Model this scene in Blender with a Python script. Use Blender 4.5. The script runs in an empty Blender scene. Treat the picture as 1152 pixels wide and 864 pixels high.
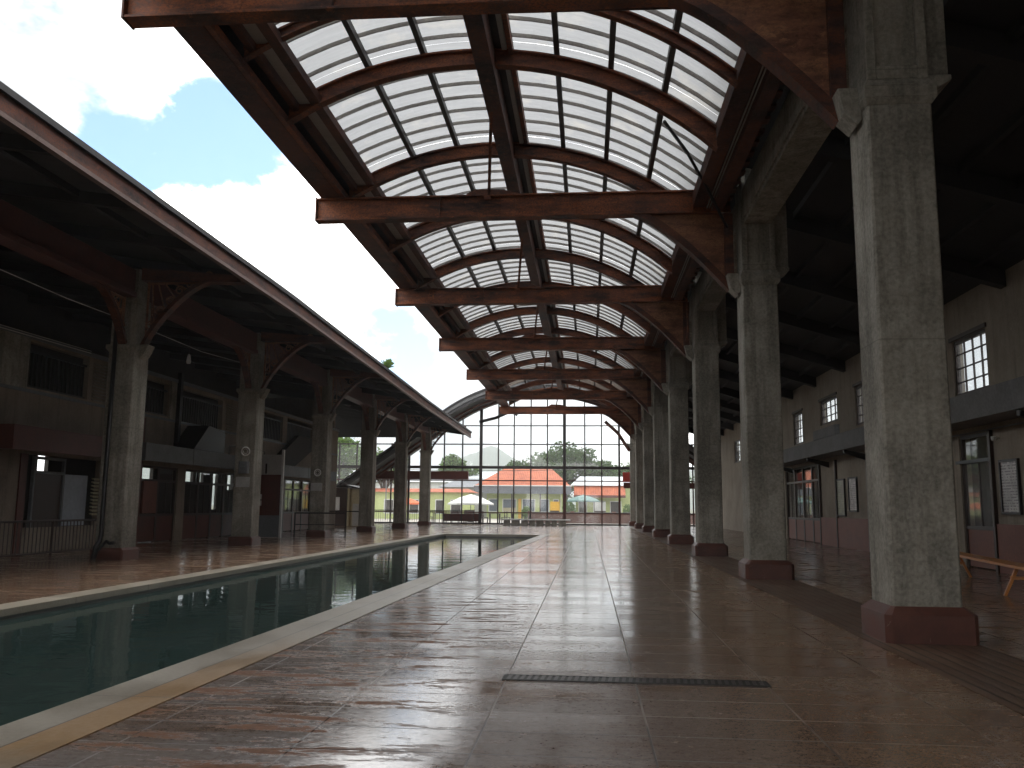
import bpy, bmesh, math, random
from mathutils import Vector, Matrix
random.seed(7)
S = bpy.context.scene
COL = S.collection
PI = math.pi
# ------------------------------------------------------------------ materials
def newmat(name):
    m = bpy.data.materials.new(name); m.use_nodes = True
    nt = m.node_tree; nt.nodes.clear()
    return m, nt
def nd(nt, typ, **kw):
    n = nt.nodes.new(typ)
    for k, v in kw.items():
        if k.startswith('i_'):
            n.inputs[k[2:].replace('_', ' ')].default_value = v
        else: setattr(n, k, v)
    return n
def lk(nt, a, b): nt.links.new(a, b)
def pos(nt, scale=(1, 1, 1)):
    g = nd(nt, 'ShaderNodeNewGeometry'); m = nd(nt, 'ShaderNodeMapping')
    m.inputs['Scale'].default_value = scale
    lk(nt, g.outputs['Position'], m.inputs['Vector']); return m.outputs[0]
def noise(nt, vec, scale, detail=5, rough=.55, dist=0):
    n = nd(nt, 'ShaderNodeTexNoise'); n.inputs['Scale'].default_value = scale
    n.inputs['Detail'].default_value = detail; n.inputs['Roughness'].default_value = rough
    n.inputs['Distortion'].default_value = dist
    lk(nt, vec, n.inputs['Vector']); return n.outputs['Fac']
def ramp(nt, fac, stops):
    r = nd(nt, 'ShaderNodeValToRGB'); cr = r.color_ramp
    while len(cr.elements) < len(stops): cr.elements.new(.5)
    for e, (p, c) in zip(cr.elements, stops):
        e.position = p
        if not isinstance(c, tuple): c = (c, c, c)
        e.color = (*c, 1)
    lk(nt, fac, r.inputs[0]); return r.outputs[0]
def mix(nt, fac, a, b, mode='MIX'):
    m = nd(nt, 'ShaderNodeMix', data_type='RGBA', blend_type=mode)
    for ix, v in ((0, fac), (6, a), (7, b)):
        sock = m.inputs[ix]
        if isinstance(v, (int, float)): sock.default_value = v if ix == 0 else (v, v, v, 1)
        elif isinstance(v, tuple): sock.default_value = (*v, 1)
        else: lk(nt, v, sock)
    return m.outputs[2]
def mth(nt, op, a, b=None, c=None, clamp=False):
    m = nd(nt, 'ShaderNodeMath', operation=op, use_clamp=clamp)
    for i, v in enumerate((a, b, c)):
        if v is None: continue
        if isinstance(v, (int, float)): m.inputs[i].default_value = v
        else: lk(nt, v, m.inputs[i])
    return m.outputs[0]
def finish(nt, col, rough=.6, bump=None, bstr=.3, bdist=.01, metal=0, spec=.5, **kw):
    p = nd(nt, 'ShaderNodeBsdfPrincipled'); o = nd(nt, 'ShaderNodeOutputMaterial')
    for name, v in (('Base Color', col), ('Roughness', rough), ('Metallic', metal), ('Specular IOR Level', spec)):
        if isinstance(v, tuple): p.inputs[name].default_value = (*v, 1)
        elif isinstance(v, (int, float)): p.inputs[name].default_value = v
        else: lk(nt, v, p.inputs[name])
    if bump is not None:
        b = nd(nt, 'ShaderNodeBump'); b.inputs['Strength'].default_value = bstr; b.inputs['Distance'].default_value = bdist
        lk(nt, bump, b.inputs['Height']); lk(nt, b.outputs[0], p.inputs['Normal'])
    lk(nt, p.outputs[0], o.inputs[0]); return p
def simple(name, a, b=None, scale=4, rough=.6, stretch=(1, 1, 1), bs=.2, metal=0, spec=.5, detail=6):
    m, nt = newmat(name); v = pos(nt, stretch)
    if b is None: b = tuple(x * .75 for x in a)
    f = noise(nt, v, scale, detail, .6)
    f2 = noise(nt, v, scale * 9, 3, .6)
    c = ramp(nt, f, [(.35, b), (.65, a)])
    c = mix(nt, .35, c, ramp(nt, f2, [(.3, tuple(x * .7 for x in b)), (.7, tuple(min(1, x * 1.15) for x in a))]))
    finish(nt, c, rough, f2, bs, .006, metal, spec); return m
M = {}
def concrete():
    m, nt = newmat('concrete')
    v = pos(nt); vs = pos(nt, (2.5, 2.5, .22))
    n1 = noise(nt, v, 1.1, 8, .62, .3); n2 = noise(nt, vs, 2.2, 7, .65); n3 = noise(nt, v, 22, 5, .7); n4 = noise(nt, v, 4.5, 8, .7, .6)
    c = ramp(nt, n1, [(.34, (.15, .14, .115)), (.5, (.30, .28, .238)), (.66, (.45, .425, .37))])
    c = mix(nt, ramp(nt, n2, [(.46, 0), (.62, .75)]), c, (.12, .115, .098))
    c = mix(nt, ramp(nt, n4, [(.56, 0), (.7, .6)]), c, (.095, .093, .078))
    n5 = noise(nt, v, 9, 8, .75, .8)
    c = mix(nt, .34, c, ramp(nt, n3, [(.36, (.09,.083,.068)), (.64, (.42,.395,.34))]))
    c = mix(nt, ramp(nt, n5, [(.56, 0), (.68, .28)]), c, (.42, .40, .35))
    c = mix(nt, ramp(nt, n5, [(.34, .3), (.44, 0)]), c, (.10, .095, .08))
    # construction lift lines at every 1.45 m
    g = nd(nt, 'ShaderNodeSeparateXYZ'); lk(nt, v, g.inputs[0])
    z = mth(nt, 'FRACT', mth(nt, 'DIVIDE', mth(nt, 'ADD', g.outputs[2], -.06), 2.92))
    line = mth(nt, 'LESS_THAN', z, .005)
    c = mix(nt, mth(nt, 'MULTIPLY', line, .35), c, (.09, .085, .07))
    h = mth(nt, 'ADD', n3, mth(nt, 'MULTIPLY', n4, .8))
    h = mth(nt, 'SUBTRACT', h, mth(nt, 'MULTIPLY', line, 1.2))
    finish(nt, c, .82, h, .35, .012, 0, .3); return m
M['concrete'] = concrete()
def rust(name, base, hot, amt):
    m, nt = newmat(name); v = pos(nt, (1, 1, 1.6)); vs = pos(nt, (.8, .8, 4))
    n1 = noise(nt, v, 1.7, 9, .7, .5); n2 = noise(nt, v, 28, 4, .7); n3 = noise(nt, vs, 1.3, 6, .6)
    n4 = noise(nt, v, 7, 8, .75, .6)
    c = ramp(nt, n1, [(.36, tuple(x * .45 for x in base)), (.52, base), (.66, tuple(x * 1.4 for x in base))])
    c = mix(nt, ramp(nt, n4, [(.5, 0), (.62, .75)]), c, tuple(x * .35 for x in base))
    c = mix(nt, mth(nt, 'MULTIPLY', ramp(nt, n4, [(.34, 1), (.44, 0)]), amt * .8), c, hot)
    k = mth(nt, 'MULTIPLY', ramp(nt, n3, [(.38, 0), (.60, 1)]), ramp(nt, n2, [(.36, .15), (.60, 1)]))
    c = mix(nt, mth(nt, 'MULTIPLY', k, amt), c, hot)
    finish(nt, c, ramp(nt, n2, [(.3, .45), (.7, .8)]), n2, .4, .008, 0, .4); return m
M['rust'] = rust('rusted_steel', (.062, .029, .022), (.42, .125, .04), .8)
M['rust_dark'] = rust('dark_rusted_steel', (.055, .024, .019), (.26, .08, .032), .6)
M['rust_red'] = rust('red_rusted_steel', (.095, .036, .026), (.40, .13, .05), .8)
M['gusset'] = rust('scaled_gusset_plate', (.18, .075, .045), (.42, .20, .10), .95)
M['bar'] = simple('grey_glazing_bar', (.055, .05, .046), (.028, .025, .023), 3, .5)
M['thinbar'] = simple('thin_glazing_bar', (.42, .39, .36), (.25, .23, .21), 3, .55)
M['plinth'] = simple('red_plinth_paint', (.115, .038, .027), (.05, .02, .016), 3, .42, bs=.3)
M['redpaint'] = simple('dark_red_paint', (.13, .033, .022), (.085, .024, .017), 2.5, .5)
M['terracotta'] = simple('terracotta_panel', (.23, .08, .052), (.17, .06, .042), 2, .55)
M['brownwood'] = simple('dark_brown_wood', (.045, .022, .015), (.022, .012, .009), 5, .45, (6, 6, .6))
M['plaster'] = simple('beige_plaster', (.31, .25, .195), (.21, .165, .13), 1.2, .85)
M['plaster_r'] = simple('dun_plaster', (.33, .285, .22), (.24, .2, .155), 1.1, .85)
def plaster(name, a, b_, st):
    m, nt = newmat(name); v = pos(nt); vs = pos(nt, (3.2, 3.2, .18))
    n = noise(nt, v, .9, 8, .62); n2 = noise(nt, vs, 1.6, 7, .68); n3 = noise(nt, v, 14, 5, .7); n4 = noise(nt, v, 3, 8, .75, 1)
    c = ramp(nt, n, [(.33, b_), (.66, a)])
    c = mix(nt, ramp(nt, n2, [(.5, 0), (.72, .6)]), c, st)
    c = mix(nt, ramp(nt, n4, [(.6, 0), (.68, .45)]), c, tuple(min(1, x * 1.3) for x in a))
    c = mix(nt, .15, c, ramp(nt, n3, [(.3, .08), (.7, .4)]))
    finish(nt, c, .85, n3, .2, .006, 0, .3); return m
M['plaster'] = plaster('stained_beige_plaster', (.33, .265, .205), (.21, .165, .13), (.12, .095, .075))
M['plaster_r'] = plaster('stained_dun_plaster', (.38, .325, .25), (.26, .215, .165), (.15, .125, .095))
def scuffed():
    m, nt = newmat('scuffed_plinth_paint'); v = pos(nt); n = noise(nt, v, 2, 8, .7); n2 = noise(nt, v, 9, 8, .75, .8)
    c = ramp(nt, n, [(.35, (.065, .026, .02)), (.65, (.135, .053, .038))])
    c = mix(nt, ramp(nt, n2, [(.62, 0), (.66, .8)]), c, (.24, .17, .14))
    finish(nt, c, ramp(nt, n, [(.3, .3), (.7, .6)]), n2, .3, .006); return m
M['plinth'] = scuffed()
M['greypaint'] = simple('grey_paint', (.19, .205, .22), (.14, .15, .16), 1.3, .6)
M['greycon'] = simple('grey_concrete_ledge', (.2, .2, .2), (.13, .13, .13), 1.6, .8)
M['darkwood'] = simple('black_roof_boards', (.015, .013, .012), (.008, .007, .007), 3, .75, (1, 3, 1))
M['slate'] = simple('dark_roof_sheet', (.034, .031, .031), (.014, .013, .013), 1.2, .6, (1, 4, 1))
M['gutter'] = simple('pinkish_gutter', (.21, .135, .11), (.11, .07, .055), 3, .5, (1, .5, 1))
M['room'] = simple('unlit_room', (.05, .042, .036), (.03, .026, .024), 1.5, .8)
M['iron'] = simple('black_iron', (.02, .018, .018), (.012, .011, .011), 6, .45)
M['darkmullion'] = simple('dark_mullion_paint', (.035, .028, .026), (.02, .016, .016), 4, .45)
M['redmullion'] = simple('maroon_mullion_paint', (.085, .022, .018), (.04, .015, .013), 4, .45)
M['gratebar'] = simple('worn_grate_bar', (.07, .06, .055), (.04, .035, .03), 3, .3)
M['white'] = simple('white_paint', (.75, .75, .73), (.6, .6, .58), 2, .5)
M['offwhite'] = simple('offwhite_board', (.5, .5, .48), (.4, .4, .39), 2, .55)
M['bluewhite'] = simple('pale_blue_board', (.36, .40, .46), (.30, .34, .40), 1, .45)
M['cream'] = simple('cream_board', (.52, .46, .30), (.42, .37, .24), 1.5, .6)
M['yellow'] = simple('yellow_paint', (.75, .42, .03), (.65, .35, .03), 1, .5)
M['lime'] = simple('lime_render', (.50, .56, .24), (.42, .48, .2), 1, .7)
M['orange'] = simple('orange_varnished_wood', (.66, .25, .035), (.48, .16, .025), 5, .28, (8, 1, 8))
M['stone'] = simple('rough_stone', (.30, .28, .24), (.12, .11, .10), 5, .85, bs=.6)
M['brick'] = simple('brown_brick_wall', (.20, .095, .075), (.14, .07, .055), 3, .8)
M['greywin'] = simple('blue_grey_shutter', (.13, .16, .20), (.09, .11, .14), 1, .4)
M['bark'] = simple('bark', (.10, .07, .05), (.05, .035, .028), 6, .9, (3, 3, .5), .6)
M['metalroof'] = simple('pale_sheet_roof', (.62, .64, .66), (.5, .53, .56), .6, .5, (.2, 3, 1))
M['greyroof'] = simple('grey_sheet_roof', (.16, .17, .19), (.11, .12, .14), .6, .5)
def tileroof():
    m, nt = newmat('orange_tile_roof'); v = pos(nt, (1, 1, 1))
    w = nd(nt, 'ShaderNodeTexWave', wave_type='BANDS', bands_direction='X'); w.inputs['Scale'].default_value = 1.6
    w.inputs['Distortion'].default_value = .3; lk(nt, v, w.inputs[0])
    n = noise(nt, v, 1.2, 7, .65)
    c = ramp(nt, n, [(.3, (.26, .06, .025)), (.55, (.42, .105, .04)), (.75, (.50, .15, .06))])
    finish(nt, c, .8, w.outputs[1], .5, .05); return m
M['tile'] = tileroof()
def floor_mat(name, left=False):
    m, nt = newmat(name)
    g = nd(nt, 'ShaderNodeNewGeometry'); mp = nd(nt, 'ShaderNodeMapping'); mp.inputs['Location'].default_value = (.61 + 9.5, .03 + 9.4, 0)
    lk(nt, g.outputs['Position'], mp.inputs[0])
    b = nd(nt, 'ShaderNodeTexBrick'); b.offset = 0; b.squash = 1
    b.inputs['Scale'].default_value = 1; b.inputs['Brick Width'].default_value = .95; b.inputs['Row Height'].default_value = .47
    b.inputs['Mortar Size'].default_value = .007; b.inputs['Mortar Smooth'].default_value = .2; b.inputs['Bias'].default_value = 0
    b.inputs['Color1'].default_value = (0, 0, 0, 1); b.inputs['Color2'].default_value = (1, 1, 1, 1); b.inputs['Mortar'].default_value = (.5, .5, .5, 1)
    lk(nt, mp.outputs[0], b.inputs[0])
    v = pos(nt); vs = pos(nt, (.55, 1.5, 1)); vw = pos(nt, (.35, 1.6, 1))
    n1 = noise(nt, v, .8, 7, .6); n2 = noise(nt, v, 60, 3, .7); n3 = noise(nt, vs, .9, 8, .68, .35); n4 = noise(nt, vw, .7, 4, .5); n5 = noise(nt, v, 7, 6, .7)
    n6 = noise(nt, pos(nt, (.6, 2.6, 1)), 2.2, 6, .7, .4)
    tilev = b.outputs['Color']
    sx = nd(nt, 'ShaderNodeSeparateXYZ'); lk(nt, v, sx.inputs[0])
    cx = mth(nt, 'FLOOR', mth(nt, 'DIVIDE', mth(nt, 'ADD', sx.outputs[0], .61 + 9.5), .95)); cy_ = mth(nt, 'FLOOR', mth(nt, 'DIVIDE', mth(nt, 'ADD', sx.outputs[1], .03 + 9.4), .47))
    cb = nd(nt, 'ShaderNodeCombineXYZ'); lk(nt, cx, cb.inputs[0]); lk(nt, cy_, cb.inputs[1])
    wn = nd(nt, 'ShaderNodeTexWhiteNoise', noise_dimensions='3D'); lk(nt, cb.outputs[0], wn.inputs[0])
    n7 = noise(nt, v, 3.2, 9, .72, .5); n8 = noise(nt, pos(nt, (1, 1.4, 1)), 18, 5, .75)
    c = ramp(nt, n7, [(.34, (.09, .045, .024)), (.5, (.18, .10, .056)), (.66, (.28, .18, .115))])
    c = mix(nt, .55, c, ramp(nt, wn.outputs['Value'], [(0, (.08, .045, .026)), (.45, (.16, .092, .054)), (.9, (.25, .155, .095)), (1, (.27, .22, .17))]))
    c = mix(nt, .45, c, ramp(nt, n2, [(.42, (.03, .015, .008)), (.58, (.42, .26, .16))]))
    c = mix(nt, .30, c, ramp(nt, n8, [(.38, (.05, .026, .014)), (.62, (.34, .21, .13))]))
    sheen_tint = ramp(nt, n3, [(.36, 0), (.50, 1)])
    if not left: zone = mth(nt, 'SUBTRACT', 1, mth(nt, 'DIVIDE', mth(nt, 'ADD', sx.outputs[0], .2), 1.8, clamp=True), clamp=True)
    else: zone = .2
    sheen_tint2 = mth(nt, 'MULTIPLY', mth(nt, 'MULTIPLY', sheen_tint, zone), ramp(nt, n8, [(.30, .35), (.55, 1)]))
    c = mix(nt, mth(nt, 'MULTIPLY', sheen_tint2, .72), c, (.34, .315, .30))  # pale reflected sheen of the wet tiles painted into their colour
    if not left:
        dz = mth(nt, 'MULTIPLY', mth(nt, 'DIVIDE', mth(nt, 'SUBTRACT', -.5, sx.outputs[0]), .9, clamp=True),
                 mth(nt, 'DIVIDE', mth(nt, 'SUBTRACT', 16, sx.outputs[1]), 6, clamp=True))
        dryn = mth(nt, 'ADD', mth(nt, 'MULTIPLY', n6, .8), mth(nt, 'MULTIPLY', n8, .2))
        dry = mth(nt, 'MULTIPLY', ramp(nt, dryn, [(.515, 0), (.56, 1)]), dz)
        dry2 = mth(nt, 'MULTIPLY', ramp(nt, n5, [(.60, 0), (.66, 1)]), ramp(nt, n6, [(.50, 0), (.55, 1)]))
        dry = mth(nt, 'MAXIMUM', dry, mth(nt, 'MULTIPLY', dry2, .8))
    else:
        dry = mth(nt, 'MULTIPLY', ramp(nt, n6, [(.48, 0), (.58, 1)]), .35)
    c = mix(nt, mth(nt, 'MULTIPLY', dry, .8), c, ramp(nt, n8, [(.35, (.13, .052, .020)), (.65, (.28, .12, .055))]))
    c = mix(nt, mth(nt, 'MULTIPLY', b.outputs['Fac'], .75), c, ramp(nt, n4, [(.46, (.03, .022, .018)), (.56, (.24, .19, .15))]))
    r = ramp(nt, n4, [(.3, .03), (.5, .06), (.7, .12)])
    r = mth(nt, 'ADD', r, mth(nt, 'MULTIPLY', sheen_tint2, .06))
    r = mth(nt, 'ADD', r, mth(nt, 'MULTIPLY', wn.outputs['Value'], .05))
    r = mth(nt, 'ADD', r, mth(nt, 'MULTIPLY', dry, .5))
    r = mth(nt, 'ADD', r, mth(nt, 'MULTIPLY', ramp(nt, n8, [(.5, 0), (.72, 1)]), .10))
    r = mth(nt, 'ADD', r, mth(nt, 'MULTIPLY', b.outputs['Fac'], .3), clamp=True)
    side = mth(nt, 'DIVIDE', mth(nt, 'SUBTRACT', sx.outputs[0], .1), 2.0, clamp=True)
    r = mth(nt, 'ADD', r, mth(nt, 'MULTIPLY', side, mth(nt, 'MULTIPLY', ramp(nt, n7, [(.38, .03), (.62, 1)]), .20)))
    spec = mth(nt, 'SUBTRACT', .95, mth(nt, 'ADD', mth(nt, 'MULTIPLY', dry, .85), mth(nt, 'MULTIPLY', side, .35)), clamp=True)
    h = mth(nt, 'ADD', mth(nt, 'MULTIPLY', n5, .25), mth(nt, 'MULTIPLY', n4, .45))
    h = mth(nt, 'ADD', h, mth(nt, 'MULTIPLY', mth(nt, 'MULTIPLY', n2, .10), mth(nt, 'ADD', side, .3)))
    h = mth(nt, 'ADD', h, mth(nt, 'MULTIPLY', n8, .12))
    h = mth(nt, 'SUBTRACT', h, mth(nt, 'MULTIPLY', b.outputs['Fac'], .5))
    # every slab is laid a hair out of level
    tv = nd(nt, 'ShaderNodeVectorMath', operation='SUBTRACT'); lk(nt, wn.outputs['Color'], tv.inputs[0]); tv.inputs[1].default_value = (.5, .5, .5)
    ts = nd(nt, 'ShaderNodeVectorMath', operation='MULTIPLY'); lk(nt, tv.outputs[0], ts.inputs[0]); ts.inputs[1].default_value = (.012, .016, 0)
    ta = nd(nt, 'ShaderNodeVectorMath', operation='ADD'); lk(nt, ts.outputs[0], ta.inputs[0]); lk(nt, g.outputs['Normal'], ta.inputs[1])
    tn = nd(nt, 'ShaderNodeVectorMath', operation='NORMALIZE'); lk(nt, ta.outputs[0], tn.inputs[0])
    p = finish(nt, c, r, h, .25, .012, 0, spec)
    lk(nt, tn.outputs[0], [n for n in nt.nodes if n.bl_idname == 'ShaderNodeBump'][0].inputs['Normal'])
    return m
M['floor'] = floor_mat('wet_floor_tiles'); M['deck'] = floor_mat('wet_deck_tiles', True)
def coping():
    m, nt = newmat('stone_coping'); v = pos(nt)
    n = noise(nt, v, 1.3, 7, .6); n2 = noise(nt, v, 30, 4, .7); n3 = noise(nt, pos(nt, (1, .35, 1)), .9, 5, .6, .3)
    c = ramp(nt, n, [(.3, (.30, .25, .18)), (.7, (.44, .385, .30))])
    sx = nd(nt, 'ShaderNodeSeparateXYZ'); lk(nt, v, sx.inputs[0])
    oz = mth(nt, 'DIVIDE', mth(nt, 'SUBTRACT', 9.2, sx.outputs[1]), 3, clamp=True)
    # the ochre stain sits on the outer half of the kerb
    edge = mth(nt, 'SUBTRACT', sx.outputs[0], mth(nt, 'MULTIPLY', sx.outputs[1], .034))
    ox = mth(nt, 'MULTIPLY', mth(nt, 'GREATER_THAN', edge, -3.20), oz)
    c = mix(nt, mth(nt, 'MULTIPLY', mth(nt, 'MULTIPLY', ramp(nt, n3, [(.36, 0), (.55, 1)]), ox), .85), c, (.42, .215, .045))
    line = mth(nt, 'COMPARE', edge, -3.20, .006)
    yj = mth(nt, 'LESS_THAN', mth(nt, 'FRACT', mth(nt, 'DIVIDE', sx.outputs[1], 1.9)), .005)
    c = mix(nt, mth(nt, 'MAXIMUM', line, yj), c, (.08, .065, .05))
    c = mix(nt, .2, c, ramp(nt, n2, [(.3, .12), (.7, .5)]))
    finish(nt, c, ramp(nt, n, [(.35, .28), (.65, .5)]), n2, .2, .005); return m
M['coping'] = coping()
def basin():
    m, nt = newmat('pool_tiles'); v = pos(nt)
    n = noise(nt, v, .6, 5, .6); n2 = noise(nt, pos(nt, (1, 1, 14)), .8, 6, .7)
    c = ramp(nt, n, [(.3, (.11, .19, .17)), (.7, (.16, .26, .235))])
    sx = nd(nt, 'ShaderNodeSeparateXYZ'); lk(nt, v, sx.inputs[0])
    up = mth(nt, 'GREATER_THAN', sx.outputs[2], -.17)
    c = mix(nt, up, c, ramp(nt, n2, [(.3, (.10, .105, .10)), (.7, (.25, .25, .24))]))
    finish(nt, c, .5); return m
M['basin'] = basin()
def water():
    m, nt = newmat('pool_water'); v = pos(nt, (1, 1.3, 1))
    n = noise(nt, v, 1.6, 3, .5, .4); n2 = noise(nt, v, 6, 3, .5)
    h = mth(nt, 'ADD', n, mth(nt, 'MULTIPLY', n2, .15))
    b = nd(nt, 'ShaderNodeBump'); b.inputs['Strength'].default_value = .10; b.inputs['Distance'].default_value = .05; lk(nt, h, b.inputs['Height'])
    t = nd(nt, 'ShaderNodeBsdfTransparent'); t.inputs[0].default_value = (.5, .62, .58, 1)
    d = nd(nt, 'ShaderNodeBsdfDiffuse'); d.inputs[0].default_value = (.078, .128, .118, 1)
    gl = nd(nt, 'ShaderNodeBsdfGlossy'); gl.inputs['Roughness'].default_value = .015; lk(nt, b.outputs[0], gl.inputs['Normal'])
    f = nd(nt, 'ShaderNodeFresnel'); f.inputs[0].default_value = 1.34; lk(nt, b.outputs[0], f.inputs['Normal'])
    m1 = nd(nt, 'ShaderNodeMixShader'); m1.inputs[0].default_value = .45; lk(nt, t.outputs[0], m1.inputs[1]); lk(nt, d.outputs[0], m1.inputs[2])
    m2 = nd(nt, 'ShaderNodeMixShader'); lk(nt, f.outputs[0], m2.inputs[0]); lk(nt, m1.outputs[0], m2.inputs[1]); lk(nt, gl.outputs[0], m2.inputs[2])
    o = nd(nt, 'ShaderNodeOutputMaterial'); lk(nt, m2.outputs[0], o.inputs[0]); return m
M['water'] = water()
def glass(name, dust=.05, tint=(.93, .95, .95), rough=.03):
    m, nt = newmat(name)
    t = nd(nt, 'ShaderNodeBsdfTransparent'); t.inputs[0].default_value = (*tint, 1)
    d = nd(nt, 'ShaderNodeBsdfTranslucent'); d.inputs[0].default_value = (.8, .8, .8, 1)
    gl = nd(nt, 'ShaderNodeBsdfGlossy'); gl.inputs['Roughness'].default_value = rough
    ge = nd(nt, 'ShaderNodeNewGeometry'); dt = nd(nt, 'ShaderNodeVectorMath', operation='DOT_PRODUCT'); lk(nt, ge.outputs['Normal'], dt.inputs[0]); lk(nt, ge.outputs['Incoming'], dt.inputs[1])
    om = mth(nt, 'SUBTRACT', 1, mth(nt, 'ABSOLUTE', dt.outputs['Value']), clamp=True)
    fr = mth(nt, 'ADD', .045, mth(nt, 'MULTIPLY', .95, mth(nt, 'POWER', om, 5)), clamp=True)
    m1 = nd(nt, 'ShaderNodeMixShader'); lk(nt, t.outputs[0], m1.inputs[1]); lk(nt, d.outputs[0], m1.inputs[2])
    m1.inputs[0].default_value = dust
    m2 = nd(nt, 'ShaderNodeMixShader'); lk(nt, fr, m2.inputs[0]); lk(nt, m1.outputs[0], m2.inputs[1]); lk(nt, gl.outputs[0], m2.inputs[2])
    o = nd(nt, 'ShaderNodeOutputMaterial'); lk(nt, m2.outputs[0], o.inputs[0]); return m
M['glass'] = glass('dusty_window_glass', .05); M['frost'] = glass('frosted_glass', .6, (.8, .8, .8), .2)
def sheet(name, col, tr, gr=(.35, .6)):
    m, nt = newmat(name); v = pos(nt); vs = pos(nt, (.5, 5, 1))
    n = noise(nt, v, 1.5, 6, .6); n2 = noise(nt, vs, 2.2, 6, .65, .4)
    c = mix(nt, ramp(nt, n2, [(gr[0], .0), (gr[1], .28)]), col, tuple(x * .62 for x in col))
    c = mix(nt, ramp(nt, n, [(.55, 0), (.75, .3)]), c, (.5, .46, .38))
    d = nd(nt, 'ShaderNodeBsdfDiffuse'); lk(nt, c, d.inputs[0]); t = nd(nt, 'ShaderNodeBsdfTranslucent'); lk(nt, c, t.inputs[0])
    m1 = nd(nt, 'ShaderNodeMixShader'); m1.inputs[0].default_value = tr; lk(nt, d.outputs[0], m1.inputs[1]); lk(nt, t.outputs[0], m1.inputs[2])
    o = nd(nt, 'ShaderNodeOutputMaterial'); lk(nt, m1.outputs[0], o.inputs[0]); return m
M['sheet'] = sheet('translucent_roof_sheet', (.265, .27, .275), .9)
M['sheet_dirty'] = sheet('grimy_roof_sheet', (.42, .36, .32), .4)
def leafmat(name, a, b):
    m, nt = newmat(name); v = pos(nt); n = noise(nt, v, .55, 4, .6); n2 = noise(nt, v, 5, 3, .6)
    c = mix(nt, .5, ramp(nt, n, [(.35, a), (.65, b)]), ramp(nt, n2, [(.3, a), (.7, b)]))
    d = nd(nt, 'ShaderNodeBsdfDiffuse'); lk(nt, c, d.inputs[0]); t = nd(nt, 'ShaderNodeBsdfTranslucent'); lk(nt, c, t.inputs[0])
    m1 = nd(nt, 'ShaderNodeMixShader'); m1.inputs[0].default_value = .3; lk(nt, d.outputs[0], m1.inputs[1]); lk(nt, t.outputs[0], m1.inputs[2])
    o = nd(nt, 'ShaderNodeOutputMaterial'); lk(nt, m1.outputs[0], o.inputs[0]); return m
M['leaf'] = leafmat('dark_leaves', (.045, .085, .025), (.09, .15, .045))
M['leaf2'] = leafmat('bright_leaves', (.08, .14, .035), (.13, .2, .06))
M['hill'] = simple('wooded_hill', (.06, .09, .04), (.035, .06, .03), .02, .95, bs=0)
M['ground'] = simple('dry_ground', (.17, .15, .11), (.09, .11, .05), .05, .95)
M['patio'] = simple('pale_patio_paving', (.42, .39, .34), (.34, .31, .27), .8, .6)
def poster(name, bg, ink, s=17):
    m, nt = newmat(name); v = pos(nt)
    sx = nd(nt, 'ShaderNodeSeparateXYZ'); lk(nt, v, sx.inputs[0])
    ln = mth(nt, 'FRACT', mth(nt, 'MULTIPLY', sx.outputs[2], s))
    n = noise(nt, pos(nt, (1, 16, 17)), 1, 2, .5); n2 = noise(nt, v, 4, 2, .5)
    k = mth(nt, 'MULTIPLY', mth(nt, 'LESS_THAN', ln, .5), mth(nt, 'GREATER_THAN', n, .46))
    c = mix(nt, mth(nt, 'MULTIPLY', k, .75), mix(nt, ramp(nt, n2, [(.45, 0), (.55, 1)]), bg, tuple(x * .75 for x in bg)), ink)
    finish(nt, c, .35); return m
M['poster'] = poster('printed_poster', (.55, .53, .52), (.12, .10, .12))
M['poster2'] = poster('green_tinted_poster', (.30, .32, .22), (.10, .10, .08))

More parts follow.
